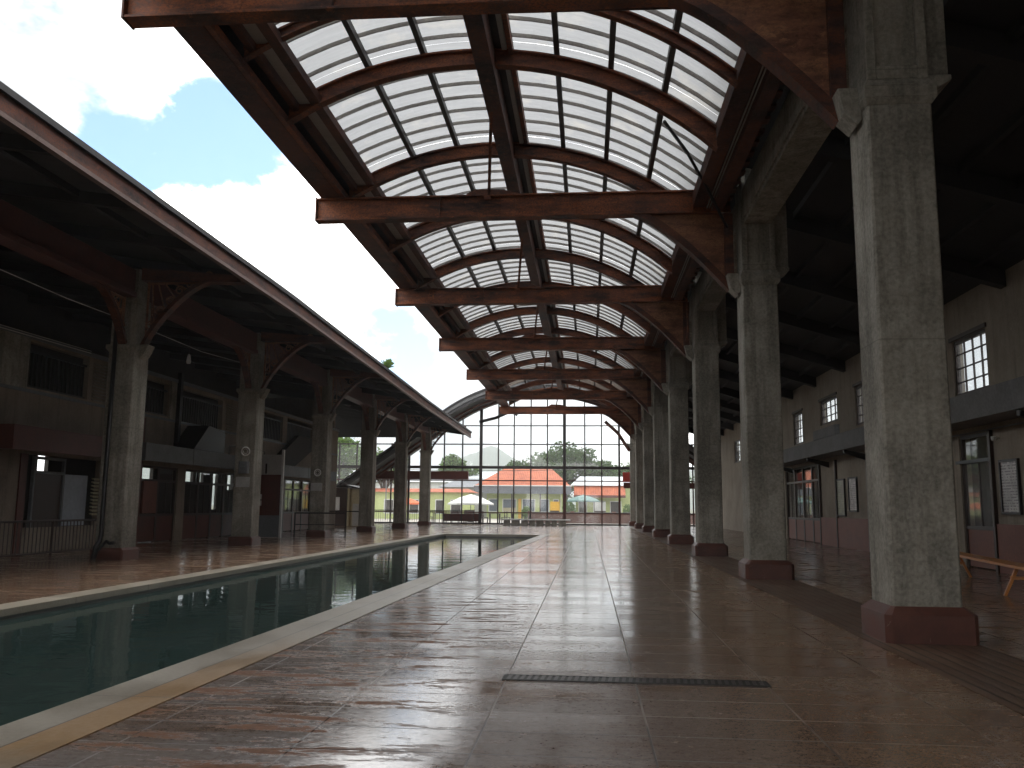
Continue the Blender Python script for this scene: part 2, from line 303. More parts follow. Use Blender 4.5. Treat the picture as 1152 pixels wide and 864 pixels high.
# ------------------------------------------------------------------ mesh builder
ROOTLOC = {}
def rootloc(o):
    while o is not None and o.parent is not None: o = o.parent
    return o.location.copy() if o is not None else Vector((0, 0, 0))
class MB:
    def __init__(s): s.v = []; s.f = []; s.mi = []
    def add(s, vs, fs, mi=0):
        b = len(s.v); s.v += [tuple(x) for x in vs]; s.f += [tuple(b + i for i in f) for f in fs]; s.mi += [mi] * len(fs); return s
    def box(s, x0, x1, y0, y1, z0, z1, mi=0):
        vs = [(x, y, z) for z in (z0, z1) for y in (y0, y1) for x in (x0, x1)]
        return s.add(vs, [(0, 2, 3, 1), (4, 5, 7, 6), (0, 1, 5, 4), (2, 6, 7, 3), (0, 4, 6, 2), (1, 3, 7, 5)], mi)
    def frust(s, a, b, z0, z1, mi=0):   # a,b = (x0,x1,y0,y1) rectangles
        vs = [(x, y, z0) for y in a[2:] for x in a[:2]] + [(x, y, z1) for y in b[2:] for x in b[:2]]
        return s.add(vs, [(0, 2, 3, 1), (4, 5, 7, 6), (0, 1, 5, 4), (2, 6, 7, 3), (0, 4, 6, 2), (1, 3, 7, 5)], mi)
    def cham(s, x0, x1, y0, y1, z0, z1, c, c1=None, mi=0):   # vertical prism with chamfered edges
        def ring(g, z): return [(x0 + g, y0, z), (x1 - g, y0, z), (x1, y0 + g, z), (x1, y1 - g, z), (x1 - g, y1, z), (x0 + g, y1, z), (x0, y1 - g, z), (x0, y0 + g, z)]
        vs = ring(c, z0) + ring(c if c1 is None else c1, z1)
        fs = [tuple(range(7, -1, -1)), tuple(range(8, 16))] + [(i, (i + 1) % 8, 8 + (i + 1) % 8, 8 + i) for i in range(8)]
        return s.add(vs, fs, mi)
    def prism(s, poly, axis, a, b, mi=0):  # extrude closed 2-D poly along axis
        def P(p, t): return {'X': (t, p[0], p[1]), 'Y': (p[0], t, p[1]), 'Z': (p[0], p[1], t)}[axis]
        n = len(poly); vs = [P(p, a) for p in poly] + [P(p, b) for p in poly]
        fs = [tuple(range(n)), tuple(range(2 * n - 1, n - 1, -1))] + [(i, n + i, n + (i + 1) % n, (i + 1) % n) for i in range(n)]
        return s.add(vs, fs, mi)
    def band(s, inner, outer, axis, a, b, mi=0):  # curved strip between two polylines of equal length
        for i in range(len(inner) - 1):
            s.prism([inner[i], inner[i + 1], outer[i + 1], outer[i]], axis, a, b, mi)
        return s
    def tube(s, pts, r, n=8, mi=0, r2=None):
        pts = [Vector(p) for p in pts]; rings = []
        for i, p in enumerate(pts):
            d = (pts[min(i + 1, len(pts) - 1)] - pts[max(i - 1, 0)]).normalized()
            u = d.orthogonal().normalized() if i == 0 else (u - d * u.dot(d)).normalized()
            w = d.cross(u); rr = r if r2 is None else r + (r2 - r) * i / (len(pts) - 1)
            rings.append([p + (u * math.cos(t) + w * math.sin(t)) * rr for t in [2 * PI * k / n for k in range(n)]])
        vs = [q for R in rings for q in R]; fs = []
        for i in range(len(pts) - 1):
            for k in range(n): fs.append((i * n + k, i * n + (k + 1) % n, (i + 1) * n + (k + 1) % n, (i + 1) * n + k))
        fs.append(tuple(range(n - 1, -1, -1))); fs.append(tuple(range((len(pts) - 1) * n, len(pts) * n)))
        return s.add(vs, fs, mi)
    def lathe(s, prof, c, n=16, mi=0):
        vs = []; fs = []
        for (r, z) in prof: vs += [(c[0] + r * math.cos(2 * PI * k / n), c[1] + r * math.sin(2 * PI * k / n), z) for k in range(n)]
        for i in range(len(prof) - 1):
            for k in range(n): fs.append((i * n + k, i * n + (k + 1) % n, (i + 1) * n + (k + 1) % n, (i + 1) * n + k))
        return s.add(vs, fs, mi)
    def build(s, name, mats, parent=None, bevel=0, smooth=False):
        me = bpy.data.meshes.new(name); L = rootloc(parent)
        me.from_pydata([(x - L.x, y - L.y, z - L.z) for x, y, z in s.v], [], s.f)
        if not isinstance(mats, (list, tuple)): mats = [mats]
        for m in mats: me.materials.append(M[m] if isinstance(m, str) else m)
        me.polygons.foreach_set('material_index', s.mi)
        bm = bmesh.new(); bm.from_mesh(me); bmesh.ops.recalc_face_normals(bm, faces=bm.faces)
        if bevel: bmesh.ops.bevel(bm, geom=[e for e in bm.edges if len(e.link_faces) == 2 and e.calc_face_angle(0) > .5], offset=bevel, segments=1, affect='EDGES')
        bm.to_mesh(me); bm.free()
        if smooth:
            for p in me.polygons: p.use_smooth = True
        o = bpy.data.objects.new(name, me); COL.objects.link(o)
        if parent is not None: o.parent = parent
        return o
def tag(o, label, cat=None, group=None, kind=None):
    if label: o['label'] = label
    if cat: o['category'] = cat
    if group: o['group'] = group
    if kind: o['kind'] = kind
    return o
def empty(name, loc, label, cat, group=None):
    o = bpy.data.objects.new(name, None); COL.objects.link(o); o.location = loc; o.empty_display_size = .2
    return tag(o, label, cat, group)
def dup(root, delta, label=None):
    def rec(o, par):
        c = o.copy(); COL.objects.link(c)
        if par is not None: c.parent = par
        for ch in list(o.children): rec(ch, c)
        return c
    kids = rec(root, None); kids.location = root.location + Vector(delta)
    if label: kids['label'] = label
    return kids
def struct(o): o['kind'] = 'structure'; return o
ORD = ['first', 'second', 'third', 'fourth', 'fifth', 'sixth', 'seventh', 'eighth', 'ninth', 'tenth']

# ------------------------------------------------------------------ setting: floors, pool, ground
YN, YF = -9.0, 62.3
POOLN, POOLF = -8.0, 40.0
inR = lambda y: -3.5 + .034 * y
outR = lambda y: inR(y) + .62 - .006 * y
inL = lambda y: -7.05 + .012 * y
outL = lambda y: inL(y) - .36
def quad_floor(name, polys, mat, z=0.0):
    b = MB()
    for p in polys:
        b.add([(x, y, z) for x, y in p], [tuple(range(len(p)))])
    return b
E2 = POOLF + .4
b = quad_floor('floor', [[(outR(YN), YN), (14, YN), (14, E2), (outR(E2), E2)], [(outL(E2), E2), (outR(E2), E2), (14, E2), (14, YF + .3), (outL(E2), YF + .3)]], 'floor')
struct(b.build('floor', 'floor'))
b = quad_floor('pool_deck', [[(-20.3, YN), (outL(YN), YN), (outL(E2), E2), (-20.3, E2)], [(-20.3, E2), (outL(E2), E2), (outL(E2), YF + .3), (-20.3, YF + .3)]], 'deck')
struct(b.build('pool_deck', 'deck'))
def slab(b, p, z0, z1):
    n = len(p); b.add([(x, y, z0) for x, y in p] + [(x, y, z1) for x, y in p], [tuple(range(n - 1, -1, -1)), tuple(range(n, 2 * n))] + [(i, (i + 1) % n, n + (i + 1) % n, n + i) for i in range(n)])
b = MB()
slab(b, [(inR(YN), YN), (outR(YN), YN), (outR(POOLF), POOLF), (inR(POOLF), POOLF)], -.09, .008)
slab(b, [(outL(YN), YN), (inL(YN) + .03, YN), (inL(POOLF) + .03, POOLF), (outL(POOLF), POOLF)], -.07, .012)
slab(b, [(outL(POOLF), POOLF), (outR(POOLF), POOLF), (outR(E2), E2), (outL(E2), E2)], -.09, .008)
struct(b.build('pool_kerb', 'coping'))
b = MB()   # basin
zb = -1.5
for X in (inR, inL):
    b.add([(X(YN), YN, zb), (X(POOLF), POOLF, zb), (X(POOLF), POOLF, -.07), (X(YN), YN, -.07)], [(0, 1, 2, 3)])
b.add([(inL(POOLF), POOLF, zb), (inR(POOLF), POOLF, zb), (inR(POOLF), POOLF, -.09), (inL(POOLF), POOLF, -.09)], [(0, 1, 2, 3)])
b.add([(inL(YN), YN, zb), (inR(YN), YN, zb), (inR(YN), YN, -.09), (inL(YN), YN, -.09)], [(0, 1, 2, 3)])
b.add([(inL(YN), YN, zb), (inR(YN), YN, zb), (inR(POOLF), POOLF, zb), (inL(POOLF), POOLF, zb)], [(0, 1, 2, 3)])
struct(b.build('pool_basin', 'basin'))
b = MB(); b.add([(inL(YN) , YN, -.125), (inR(YN), YN, -.125), (inR(POOLF), POOLF, -.125), (inL(POOLF), POOLF, -.125)], [(0, 1, 2, 3)])
struct(b.build('water', 'water'))
b = MB(); R = 3500; x0, x1, y0, y1 = -20.3, 14, YN, YF + .3
for q in ([(-R, -R), (R, -R), (R, y0), (-R, y0)], [(-R, y1), (R, y1), (R, R), (-R, R)], [(-R, y0), (x0, y0), (x0, y1), (-R, y1)], [(x1, y0), (R, y0), (R, y1), (x1, y1)]):
    b.add([(x, y, -.06) for x, y in q], [(0, 1, 2, 3)])
struct(b.build('ground', 'ground'))
b = MB(); b.add([(-40, YF + .31, -.01), (40, YF + .31, -.01), (40, 96, -.01), (-40, 96, -.01)], [(0, 1, 2, 3)])
struct(b.build('patio', 'patio'))
# ribbed strip along the column line
def ribm():
    m, nt = newmat('ribbed_strip'); v = pos(nt); sx = nd(nt, 'ShaderNodeSeparateXYZ'); lk(nt, v, sx.inputs[0])
    s = mth(nt, 'ABSOLUTE', mth(nt, 'SUBTRACT', mth(nt, 'FRACT', mth(nt, 'MULTIPLY', sx.outputs[0], 8)), .5))
    n = noise(nt, pos(nt, (1, .3, 1)), 2.5, 5, .6)
    c = mix(nt, mth(nt, 'LESS_THAN', s, .10), ramp(nt, n, [(.3, (.10, .058, .038)), (.7, (.16, .10, .066))]), (.03, .019, .013))
    finish(nt, c, ramp(nt, n, [(.3, .28), (.7, .5)]), mth(nt, 'MULTIPLY', s, 1.0), .5, .006, 0, .5); return m
M['ribbed'] = ribm()
b = MB(); b.add([(2.72, YN, .004), (3.72, YN, .004), (3.72, YF, .004), (2.72, YF, .004)], [(0, 1, 2, 3)])
struct(b.build('floor_strip', 'ribbed'))
# hills
b = MB(); random.seed(3)
def hillz(x):
    g = lambda c, w, h: h * math.exp(-((x - c) / w) ** 2)
    return 16 + g(-168, 74, 86) + g(-360, 120, 50) + g(140, 130, 40) + g(420, 150, 75) + g(-640, 200, 80) + 4 * math.sin(x * .045) + 3 * math.sin(x * .11 + 1)
xs = [-1300 + 13 * i for i in range(200)]
rows = [(1150, 0), (1300, .55), (1430, .86), (1500, 1), (1650, .6), (1900, 0)]
vs = [(x, y + 20 * math.sin(x * .02), hillz(x) * k + (random.random() * 3 if 0 < k else -2)) for (y, k) in rows for x in xs]
n = len(xs); b.add(vs, [(j * n + i, j * n + i + 1, (j + 1) * n + i + 1, (j + 1) * n + i) for j in range(len(rows) - 1) for i in range(n - 1)])
struct(b.build('hills', 'hill', smooth=True))

# ------------------------------------------------------------------ drain
g = empty('drain_grate', (.33, 6.7, .004), 'narrow slotted metal drain grate set in the wet floor tiles', 'drain')
b = MB(); x0, x1, y0, y1 = -.64, 1.31, 6.60, 6.80
b.box(x0, x1, y0, y0 + .02, -.02, .008).box(x0, x1, y1 - .02, y1, -.02, .008).box(x0, x0 + .02, y0 + .02, y1 - .02, -.02, .008).box(x1 - .02, x1, y0 + .02, y1 - .02, -.02, .008)
b.build('frame', 'iron', g)
b = MB(); b.box(x0 + .02, x1 - .02, y0 + .02, y1 - .02, .0042, .005); b.build('channel', 'iron', g)
b = MB(); x = x0 + .03
while x < x1 - .03:
    b.prism([(x, y0 + .02), (x + .026, y0 + .02), (x + .040, y1 - .02), (x + .012, y1 - .02)], 'Z', .0055, .0075); x += .05
b.build('slats', 'gratebar', g)

# ------------------------------------------------------------------ right colonnade
P = 7.5
def right_column():
    g = empty('concrete_column', (3.27, 9.23, 0), '', 'column', 'concrete columns in the right hand row')
    b = MB(); b.cham(2.85, 3.72, 8.82, 9.66, 0, .28, .05, .05); b.frust((2.85, 3.72, 8.82, 9.66), (2.92, 3.64, 8.90, 9.58), .28, .345)
    b2 = MB(); b2.cham(2.85, 3.72, 8.82, 9.66, 0, .27, .055); 
    def ring(x0, x1, y0, y1, g_, z): return [(x0 + g_, y0, z), (x1 - g_, y0, z), (x1, y0 + g_, z), (x1, y1 - g_, z), (x1 - g_, y1, z), (x0 + g_, y1, z), (x0, y1 - g_, z), (x0, y0 + g_, z)]
    vs = ring(2.85, 3.72, 8.82, 9.66, .055, .27) + ring(2.935, 3.625, 8.905, 9.575, .03, .345)
    b2.add(vs, [(i, (i + 1) % 8, 8 + (i + 1) % 8, 8 + i) for i in range(8)] + [tuple(range(8, 16))])
    b2.build('plinth', 'plinth', g)
    b = MB(); b.cham(2.95, 3.61, 8.92, 9.56, .345, 5.5, .022); b.build('shaft', 'concrete', g)
    b = MB()
    b.frust((2.95, 3.61, 8.92, 9.56), (2.915, 3.66, 8.885, 9.595), 5.5, 5.57)
    b.box(2.915, 3.66, 8.885, 9.595, 5.57, 5.70)
    b.frust((2.915, 3.66, 8.885, 9.595), (2.97, 3.60, 8.94, 9.54), 5.70, 5.80)
    b.prism([(2.70, 5.78), (2.912, 5.78), (2.948, 5.42), (2.90, 5.36), (2.76, 5.5)], 'Y', 9.08, 9.42)
    b.prism([(3.615, 5.66), (3.86, 5.80), (3.86, 5.86), (3.615, 5.86)], 'Y', 9.0, 9.46)
    b.build('capital', 'concrete', g, .008)
    b = MB(); b.box(3.02, 3.56, 9.0, 9.5, 5.80, 8.05)
    for (a, c) in ((2.97, 3.07), (3.50, 3.60)): b.box(a, c, 8.94, 9.54, 5.80, 8.0)
    b.box(3.07, 3.50, 8.94, 9.54, 5.80, 5.95); b.box(3.605, 3.86, 9.08, 9.42, 5.86, 8.0)
    b.build('upper_shaft', 'concrete', g, .006)
    return g
c0 = right_column()
lab_r = ['massive concrete column with dark red plinth, nearest on the right of the photo',
 'second concrete column in the right row, just behind the nearest and largest one',
 'third concrete column in the right row, counted away from the camera',
 'fourth concrete column in the right row, counted away from the camera',
 'fifth concrete column in the right row, counted away from the camera',
 'sixth concrete column in the right row, third from the far glass wall',
 'seventh concrete column in the right row, second from the far glass wall',
 'last slim looking concrete column of the right row, touching the far glass wall']
c0['label'] = lab_r[0]
for k in range(1, 8):
    dup(c0, (0, P * k, 0), lab_r[k])
# small marks scratched on the first plinth are wear only
def lintel(k):
    y0 = 9.23 + P * k
    g = MB(); g.box(3.02, 3.54, y0 + .275, y0 + P - .275, 6.72, 7.45); g.box(2.985, 3.575, y0 + .315, y0 + P - .315, 6.80, 7.37)
    where = ['between the first and second right columns, broad and board marked', 'between the second and third right columns', 'between the third and fourth right columns', 'between the fourth and fifth right columns', 'between the fifth and sixth right columns', 'between the sixth and seventh right columns', 'between the last two right columns by the glass wall'][k] if k >= 0 else ''
    o = g.build('concrete_lintel', 'concrete')
    tag(o, 'concrete beam high up ' + where, 'beam', 'concrete beams linking the right hand columns')
for k in range(0, 7): lintel(k)

# ------------------------------------------------------------------ rusty cross beams
def arcpt(x, r, cx=-1.9, cz=2.75): return cz + math.sqrt(max(0, r * r - (x - cx) ** 2))
def cross_beam():
    yb = 9.40
    g = empty('cross_beam', (2.7, yb, 7.08), '', 'steel beam', 'rusty steel cross beams under the glass canopy')
    b = MB(); X0, X1 = -5.57, 2.84
    b.box(X0, X1, yb - .05, yb + .05, 7.11, 7.53)
    b.box(X0, X1, yb - .13, yb + .13, 7.08, 7.115); b.box(X0, X1, yb - .13, yb + .13, 7.525, 7.56)
    b.build('beam', 'rust', g, .004)
    b = MB(); b.box(X0 - .025, X0 - .001, yb - .14, yb + .14, 7.07, 7.57); b.build('end_plate', 'rust_dark', g)
    for xp in (-4.3, -1.6, .8):
        b = MB(); b.box(xp - .16, xp + .16, yb - .066, yb - .051, 7.15, 7.49); b.build('splice_plate', 'rust_red', g, .004)
    for xp in (-3.0, -.2, 2.1):
        b = MB(); b.box(xp - .006, xp + .006, yb - .125, yb - .051, 7.116, 7.524); b.build('stiffener', 'rust', g)
    # curved brace down to the column
    n = 14; inn = []; out = []
    for i in range(n + 1):
        t = i / n; x = .95 + (2.76 - .95) * t; z = 7.06 - (7.06 - 5.50) * (t ** 1.35)
        dx = 1.81; dz = -(1.56) * 1.35 * (t ** .35) if t > 0 else -.2
        L = math.hypot(dx, dz); nx, nz = -dz / L, dx / L
        if i == 0: nx, nz = 0, 1
        inn.append((x, z)); out.append((x + nx * .13, z + nz * .13))
    b = MB(); b.band(inn, out, 'Y', yb - .11, yb + .11); b.build('curved_brace', 'rust_dark', g)
    b = MB(); pl = [(x, min(z, 7.075)) for x, z in out if x < 2.66]
    pl = [(pl[0][0] + .1, 7.075)] + [p for p in pl[2:]] + [(2.70, 5.72), (2.70, 7.075)]
    b.prism(pl, 'Y', yb - .03, yb + .03); b.build('gusset', 'gusset', g)
    b = MB(); b.box(2.70, 2.73, yb - .1, yb + .1, 5.60, 7.06); b.box(2.73, 2.87, yb - .10, yb - .085, 5.8, 7.06); b.build('post', 'rust_dark', g)
    b = MB(); b.tube([(-2.0, yb - .02, 7.5), (-1.72, yb - 2.2, 8.42)], .042, 4); b.box(-2.09, -1.95, yb - .16, yb - .135, 7.44, 7.60); b.build('hanger', 'rust_red', g)
    b = MB(); b.prism([(-2.5, 7.565), (-1.3, 7.565), (-1.7, 7.68), (-2.3, 7.70)], 'Y', yb - .06, yb + .06); b.build('saddle', 'rust_dark', g)
    return g
b0 = cross_beam()
lab_b = ['rust streaked steel cross beam at the very top edge of the photo, nearest of all',
 'long rusty steel cross beam over the middle of the hall, second nearest',
 'rusty steel cross beam, third counting away from the camera',
 'rusty steel cross beam, fourth counting away from the camera',
 'rusty steel cross beam, fifth counting away from the camera',
 'rusty steel cross beam, sixth counting away, last but one before the glass wall',
 'farthest dark cross beam, thin against the bright glass end wall']
b0['label'] = lab_b[0]
for k in range(1, 7): dup(b0, (0, P * k, 0), lab_b[k])
# thin pipe fixed under the nearest beam
b = MB(); b.tube([(-4.9, 9.68, 7.27), (-1.0, 9.68, 7.21), (2.75, 9.68, 7.15)], .035); b.box(-1.15, -.72, 9.6, 9.76, 7.24, 7.40)
tag(b.build('service_pipe', 'rust_dark'), 'thin dark pipe running along behind the nearest cross beam', 'pipe')
# black cable loops from the canopy to the second column
b = MB(); b.tube([(1.25, 13.4, 7.45), (1.75, 14.6, 7.42), (2.25, 15.8, 7.2), (2.80, 16.9, 6.75), (2.9, 17.1, 6.0)], .03, 6)
tag(b.build('cable', 'iron'), 'black cable hanging from the canopy down beside the second right column', 'cable')
b = MB(); b.tube([(2.2, 23.6, 7.5), (2.55, 24.0, 7.45), (2.78, 24.1, 7.1), (2.80, 24.1, 6.2), (2.75, 24.15, 5.9)], .025, 6)
tag(b.build('conduit', 'rust_red'), 'thin reddish conduit curving down beside the third right column', 'pipe')

# ------------------------------------------------------------------ glass canopy
CY0, CY1 = -5.6, 55.0
RL, RU = 5.80, 6.08
can = empty('glass_canopy', (-1.9, 24.4, 7.56), 'long vaulted canopy of rusty steel ribs and milky translucent sheets', 'canopy')
def rib(y, rl, ru, w, mat, xa=-5.02, xb=2.08):
    n = 26; inn = []; out = []
    for i in range(n + 1):
        x = xa + (xb - xa) * i / n; inn.append((x, arcpt(x, rl)))
        out.append((x, arcpt(x, ru)))
    b = MB(); b.band(inn, out, 'Y', y - .012, y + .012)
    inn2 = [(x, z) for x, z in inn]; fl = [(x, z + .03) for x, z in inn]
    b.band(inn2, fl, 'Y', y - w, y + w); b.band([(x, z - .03) for x, z in out], out, 'Y', y - w, y + w)
    return b.build('rib', mat, can)
ys = []
y = 9.40 + .32 - 15
while y < CY1 + .2:
    ys.append(y); y += 3.75
for i, y in enumerate(ys): rib(y, RL, RU, .085, 'rust_red' if i % 2 else 'rust')
rib(11.55, RL + .08, RU - .04, .06, 'rust_red')
PX = [-3.68, -2.74, -.49, .40, 1.27]
for x in PX:
    z = arcpt(x, 6.12); b = MB(); b.box(x - .045, x + .045, CY0, CY1, z - .03, z + .10); b.build('purlin', 'bar', can)
b = MB(); b.box(-1.80, -1.52, CY0, CY1, 8.36, 8.80); b.build('ridge_beam', 'rust_dark', can, .005)
b = MB(); b.box(-1.40, -1.32, CY0, CY1, 8.78, 8.90); b.build('ridge_flashing', 'offwhite', can)
b = MB(); b.box(-1.30, -1.22, CY0, CY1, 8.74, 8.88); b.build('ridge_purlin', 'rust', can)
# left edge assembly
b = MB(); b.box(-5.50, -5.08, CY0, CY1, 7.57, 7.72); b.box(-5.50, -5.44, CY0, CY1, 7.72, 8.02); b.build('edge_gutter', 'rust_dark', can, .006)
b = MB(); b.box(-5.075, -4.99, CY0, CY1, 7.575, 7.60); b.box(-5.075, -5.055, CY0, CY1, 7.60, 7.80); b.build('edge_angle', 'rust_red', can)
b = MB(); b.box(-4.84, -4.64, CY0, CY1, 7.98, 8.00); b.build('edge_strip', 'sheet_dirty', can)
b = MB(); b.box(-4.95, -4.85, CY0, CY1, 7.86, 8.0); b.box(-4.63, -4.46, CY0, CY1, 7.95, 8.10); b.build('edge_purlin', 'rust_dark', can)
b = MB(); b.prism([(-5.44, 8.03), (-4.84, 8.12), (-4.84, 8.15), (-5.44, 8.06)], 'Y', CY0, CY1); b.prism([(-4.90, 8.16), (-4.80, 8.20), (-4.80, 8.34), (-4.90, 8.34)], 'Y', CY0, CY1); b.build('edge_flashing', 'slate', can)
b = MB(); b.prism([(2.12, 7.52), (2.95, 7.56), (2.95, 7.60), (2.12, 7.56)], 'Y', CY0, CY1); b.build('valley_flashing', 'slate', can)
b = MB(); b.box(-1.53, -1.41, CY0, CY1, 8.84, 8.87); b.box(-1.33, -1.22, CY0, CY1, 8.90, 8.93); b.box(-1.86, -1.53, CY0, CY1, 8.86, 8.89); b.build('ridge_cap', 'slate', can)
# right edge assembly
b = MB(); b.box(2.10, 2.36, CY0, CY1, 7.22, 7.50); b.box(2.46, 2.68, CY0, CY1, 7.10, 7.50); b.build('inner_gutter', 'rust_dark', can, .005)
b = MB()
for x in (2.38, 2.43): b.tube([(x, CY0, 7.20), (x, CY1, 7.20)], .012, 6)
b.build('gutter_rail', 'thinbar', can)
# sheets, bay by bay on both sides of the ridge
xsL = [-4.84 + (-1.84 + 4.84) * i / 8 for i in range(9)]; xsR = [-1.24 + (2.14 + 1.24) * i / 9 for i in range(10)]
for i in range(len(ys) - 1):
    ya, yb_ = ys[i] + .002, ys[i + 1] - .002
    if ya > 46.5: mat = 'sheet_dirty'
    else: mat = 'sheet'
    for side, xs_ in (('L', xsL), ('R', xsR)):
        if ya > 50 and side == 'L': continue
        b = MB(); nn = len(xs_); nb = 7
        rowsd = [(ya, 6.26, 0)]
        for k in range(nb):
            yy = ya + (yb_ - ya) * (k + .5) / nb + random.uniform(-.03, .03)
            rowsd += [(yy - .135, 6.262, 0), (yy - .025, 6.25, 0), (yy - .024, 6.19, 1), (yy - .010, 6.19, 1), (yy - .009, 6.235, 1), (yy + .010, 6.235, 1), (yy + .011, 6.20, 1), (yy + .019, 6.20, 1), (yy + .020, 6.25, 1)]
        rowsd.append((yb_, 6.262, 0))
        vs = [(x, yy, arcpt(x, rr_)) for yy, rr_, _ in rowsd for x in xs_]
        nr = len(rowsd)
        for k in range(nr - 1):
            m_ = 1 if rowsd[k + 1][2] else 0
            b.f += [(k * nn + j, k * nn + j + 1, (k + 1) * nn + j + 1, (k + 1) * nn + j) for j in range(nn - 1)]; b.mi += [m_] * (nn - 1)
        b.v = vs
        b.build('roof_sheet', [mat, 'thinbar'], can)

# ------------------------------------------------------------------ right hall roof and building
rr = empty('side_hall_roof', (6, 25, 8), 'dark timber roof over the right side aisle behind the columns', 'roof')
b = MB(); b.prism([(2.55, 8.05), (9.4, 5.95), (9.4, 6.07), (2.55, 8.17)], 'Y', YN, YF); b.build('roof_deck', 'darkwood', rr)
rz = lambda x: 8.05 - (x - 2.55) * .3066
y = YN + 1.0
while y < YF:
    b = MB(); b.prism([(3.7, rz(3.7) - .01), (8.58, rz(8.58) - .01), (8.58, rz(8.58) - .36), (3.7, rz(3.7) - .36)], 'Y', y - .12, y + .12); b.build('rafter', 'darkwood', rr); y += 3.75
for x in (4.4, 5.3, 6.2, 7.1, 8.0):
    b = MB(); b.box(x - .05, x + .05, YN, YF, rz(x) - .12, rz(x) + .01); b.build('purlin', 'darkwood', rr)
b = MB()
for y in [YN + .5 + i * .45 for i in range(150)]:
    b.box(2.72, 2.96, y, y + .22, 7.52, 7.56)
b.build('slats', 'rust_dark', rr)

def wall_x(b, X0, X1, ya, yb_, za, zb_, ops):
    ycut = sorted({ya, yb_, *[o[0] for o in ops], *[o[1] for o in ops]}); zc = sorted({za, zb_, *[o[2] for o in ops], *[o[3] for o in ops]})
    for i in range(len(ycut) - 1):
        z_run = None
        for j in range(len(zc) - 1):
            cy, cz = (ycut[i] + ycut[i + 1]) / 2, (zc[j] + zc[j + 1]) / 2
            hole = any(o[0] < cy < o[1] and o[2] < cz < o[3] for o in ops)
            if hole or cz < za or cz > zb_:
                if z_run is not None: b.box(X0, X1, ycut[i], ycut[i + 1], z_run, zc[j]); z_run = None
            elif z_run is None: z_run = zc[j]
        if z_run is not None: b.box(X0, X1, ycut[i], ycut[i + 1], z_run, zc[-1])
def window(par, X, ya, yb_, za, zb_, ny, nz, fm, gm='glass', ft=.05, name='window', th=.06, d=.10):
    b = MB(); b.box(X - d / 2, X + d / 2, ya, ya + ft, za, zb_); b.box(X - d / 2, X + d / 2, yb_ - ft, yb_, za, zb_)
    b.box(X - d / 2, X + d / 2, ya + ft, yb_ - ft, za, za + ft); b.box(X - d / 2, X + d / 2, ya + ft, yb_ - ft, zb_ - ft, zb_)
    for i in range(1, ny): yy = ya + (yb_ - ya) * i / ny; b.box(X - .02, X + .02, yy - .014, yy + .014, za + ft, zb_ - ft)
    for i in range(1, nz): zz = za + (zb_ - za) * i / nz; b.box(X - .018, X + .018, ya + ft, yb_ - ft, zz - .014, zz + .014)
    o = b.build(name, fm, par); p = MB(); p.box(X - .004, X + .004, ya + ft, yb_ - ft, za + ft, zb_ - ft); p.build('pane', gm, o); return o
rb = empty('side_building', (8.7, 25, 0), 'dun plastered side building with paned upper windows behind the right columns', 'building')
W1 = [(19.25, 21.0, 3.9, 5.22), (27.0, 28.6, 3.95, 5.2), (30.65, 32.85, 4.33, 5.22), (35.5, 37.1, 3.9, 5.2), (42, 43.8, 3.9, 5.2), (50, 52, 3.9, 5.2), (12.0, 14, 3.9, 5.22)]
D1 = [(19.35, 20.95, 0, 2.98), (23.6, 26.6, 0, 2.98), (33.2, 38.9, 0, 2.98)]
b = MB(); wall_x(b, 8.6, 8.85, YN, YF, 0, 6.3, W1 + D1); b.build('wall', 'plaster_r', rb)
for w in W1: window(rb, 8.70, *w, 4, 4 if w[0] != 30.65 else 3, 'brownwood', 'glass', .07)
for w in W1[:4]:
    b = MB(); b.box(8.56, 8.60, w[0] - .08, w[1] + .08, w[3], w[3] + .09); b.build('window_trim', 'brownwood', rb)
b = MB(); b.prism([(8.6, 3.12), (7.80, 3.12), (7.74, 3.66), (7.86, 3.66), (7.92, 3.25), (8.6, 3.25)], 'Y', 9.5, 23.0); b.prism([(8.6, 3.10), (7.80, 3.10), (7.80, 3.62), (7.92, 3.62), (7.92, 3.25), (8.6, 3.25)], 'Y', 24.2, 39.5); b.build('canopy_ledge', 'greycon', rb)
b = MB(); b.box(7.9, 8.05, 28.5, 31.2, 3.66, 3.98); b.build('vent_box', 'greycon', rb)
for y in (16.5, 22.2, 27.5, 32.0, 37.5):
    b = MB(); b.prism([(8.6, 2.75), (8.6, 2.95), (7.85, 3.10), (7.85, 3.0)], 'Y', y - .06, y + .06); b.build('ledge_bracket', 'iron', rb)
b = MB(); b.box(8.545, 8.60, 9.8, 19.2, 0, 1.0); b.build('wainscot', 'terracotta', rb)
b = MB(); b.box(8.545, 8.60, 27.6, 30.95, 0, .99); b.build('wainscot', 'terracotta', rb)
b = MB(); b.box(8.545, 8.60, 31.1, 33.1, 0, .99); b.build('wainscot', 'terracotta', rb)
for y in (27.55, 31.0, 19.28, 33.15):
    b = MB(); b.box(8.52, 8.60, y - .05, y + .05, 0, 2.98); b.build('door_post', 'brownwood', rb)
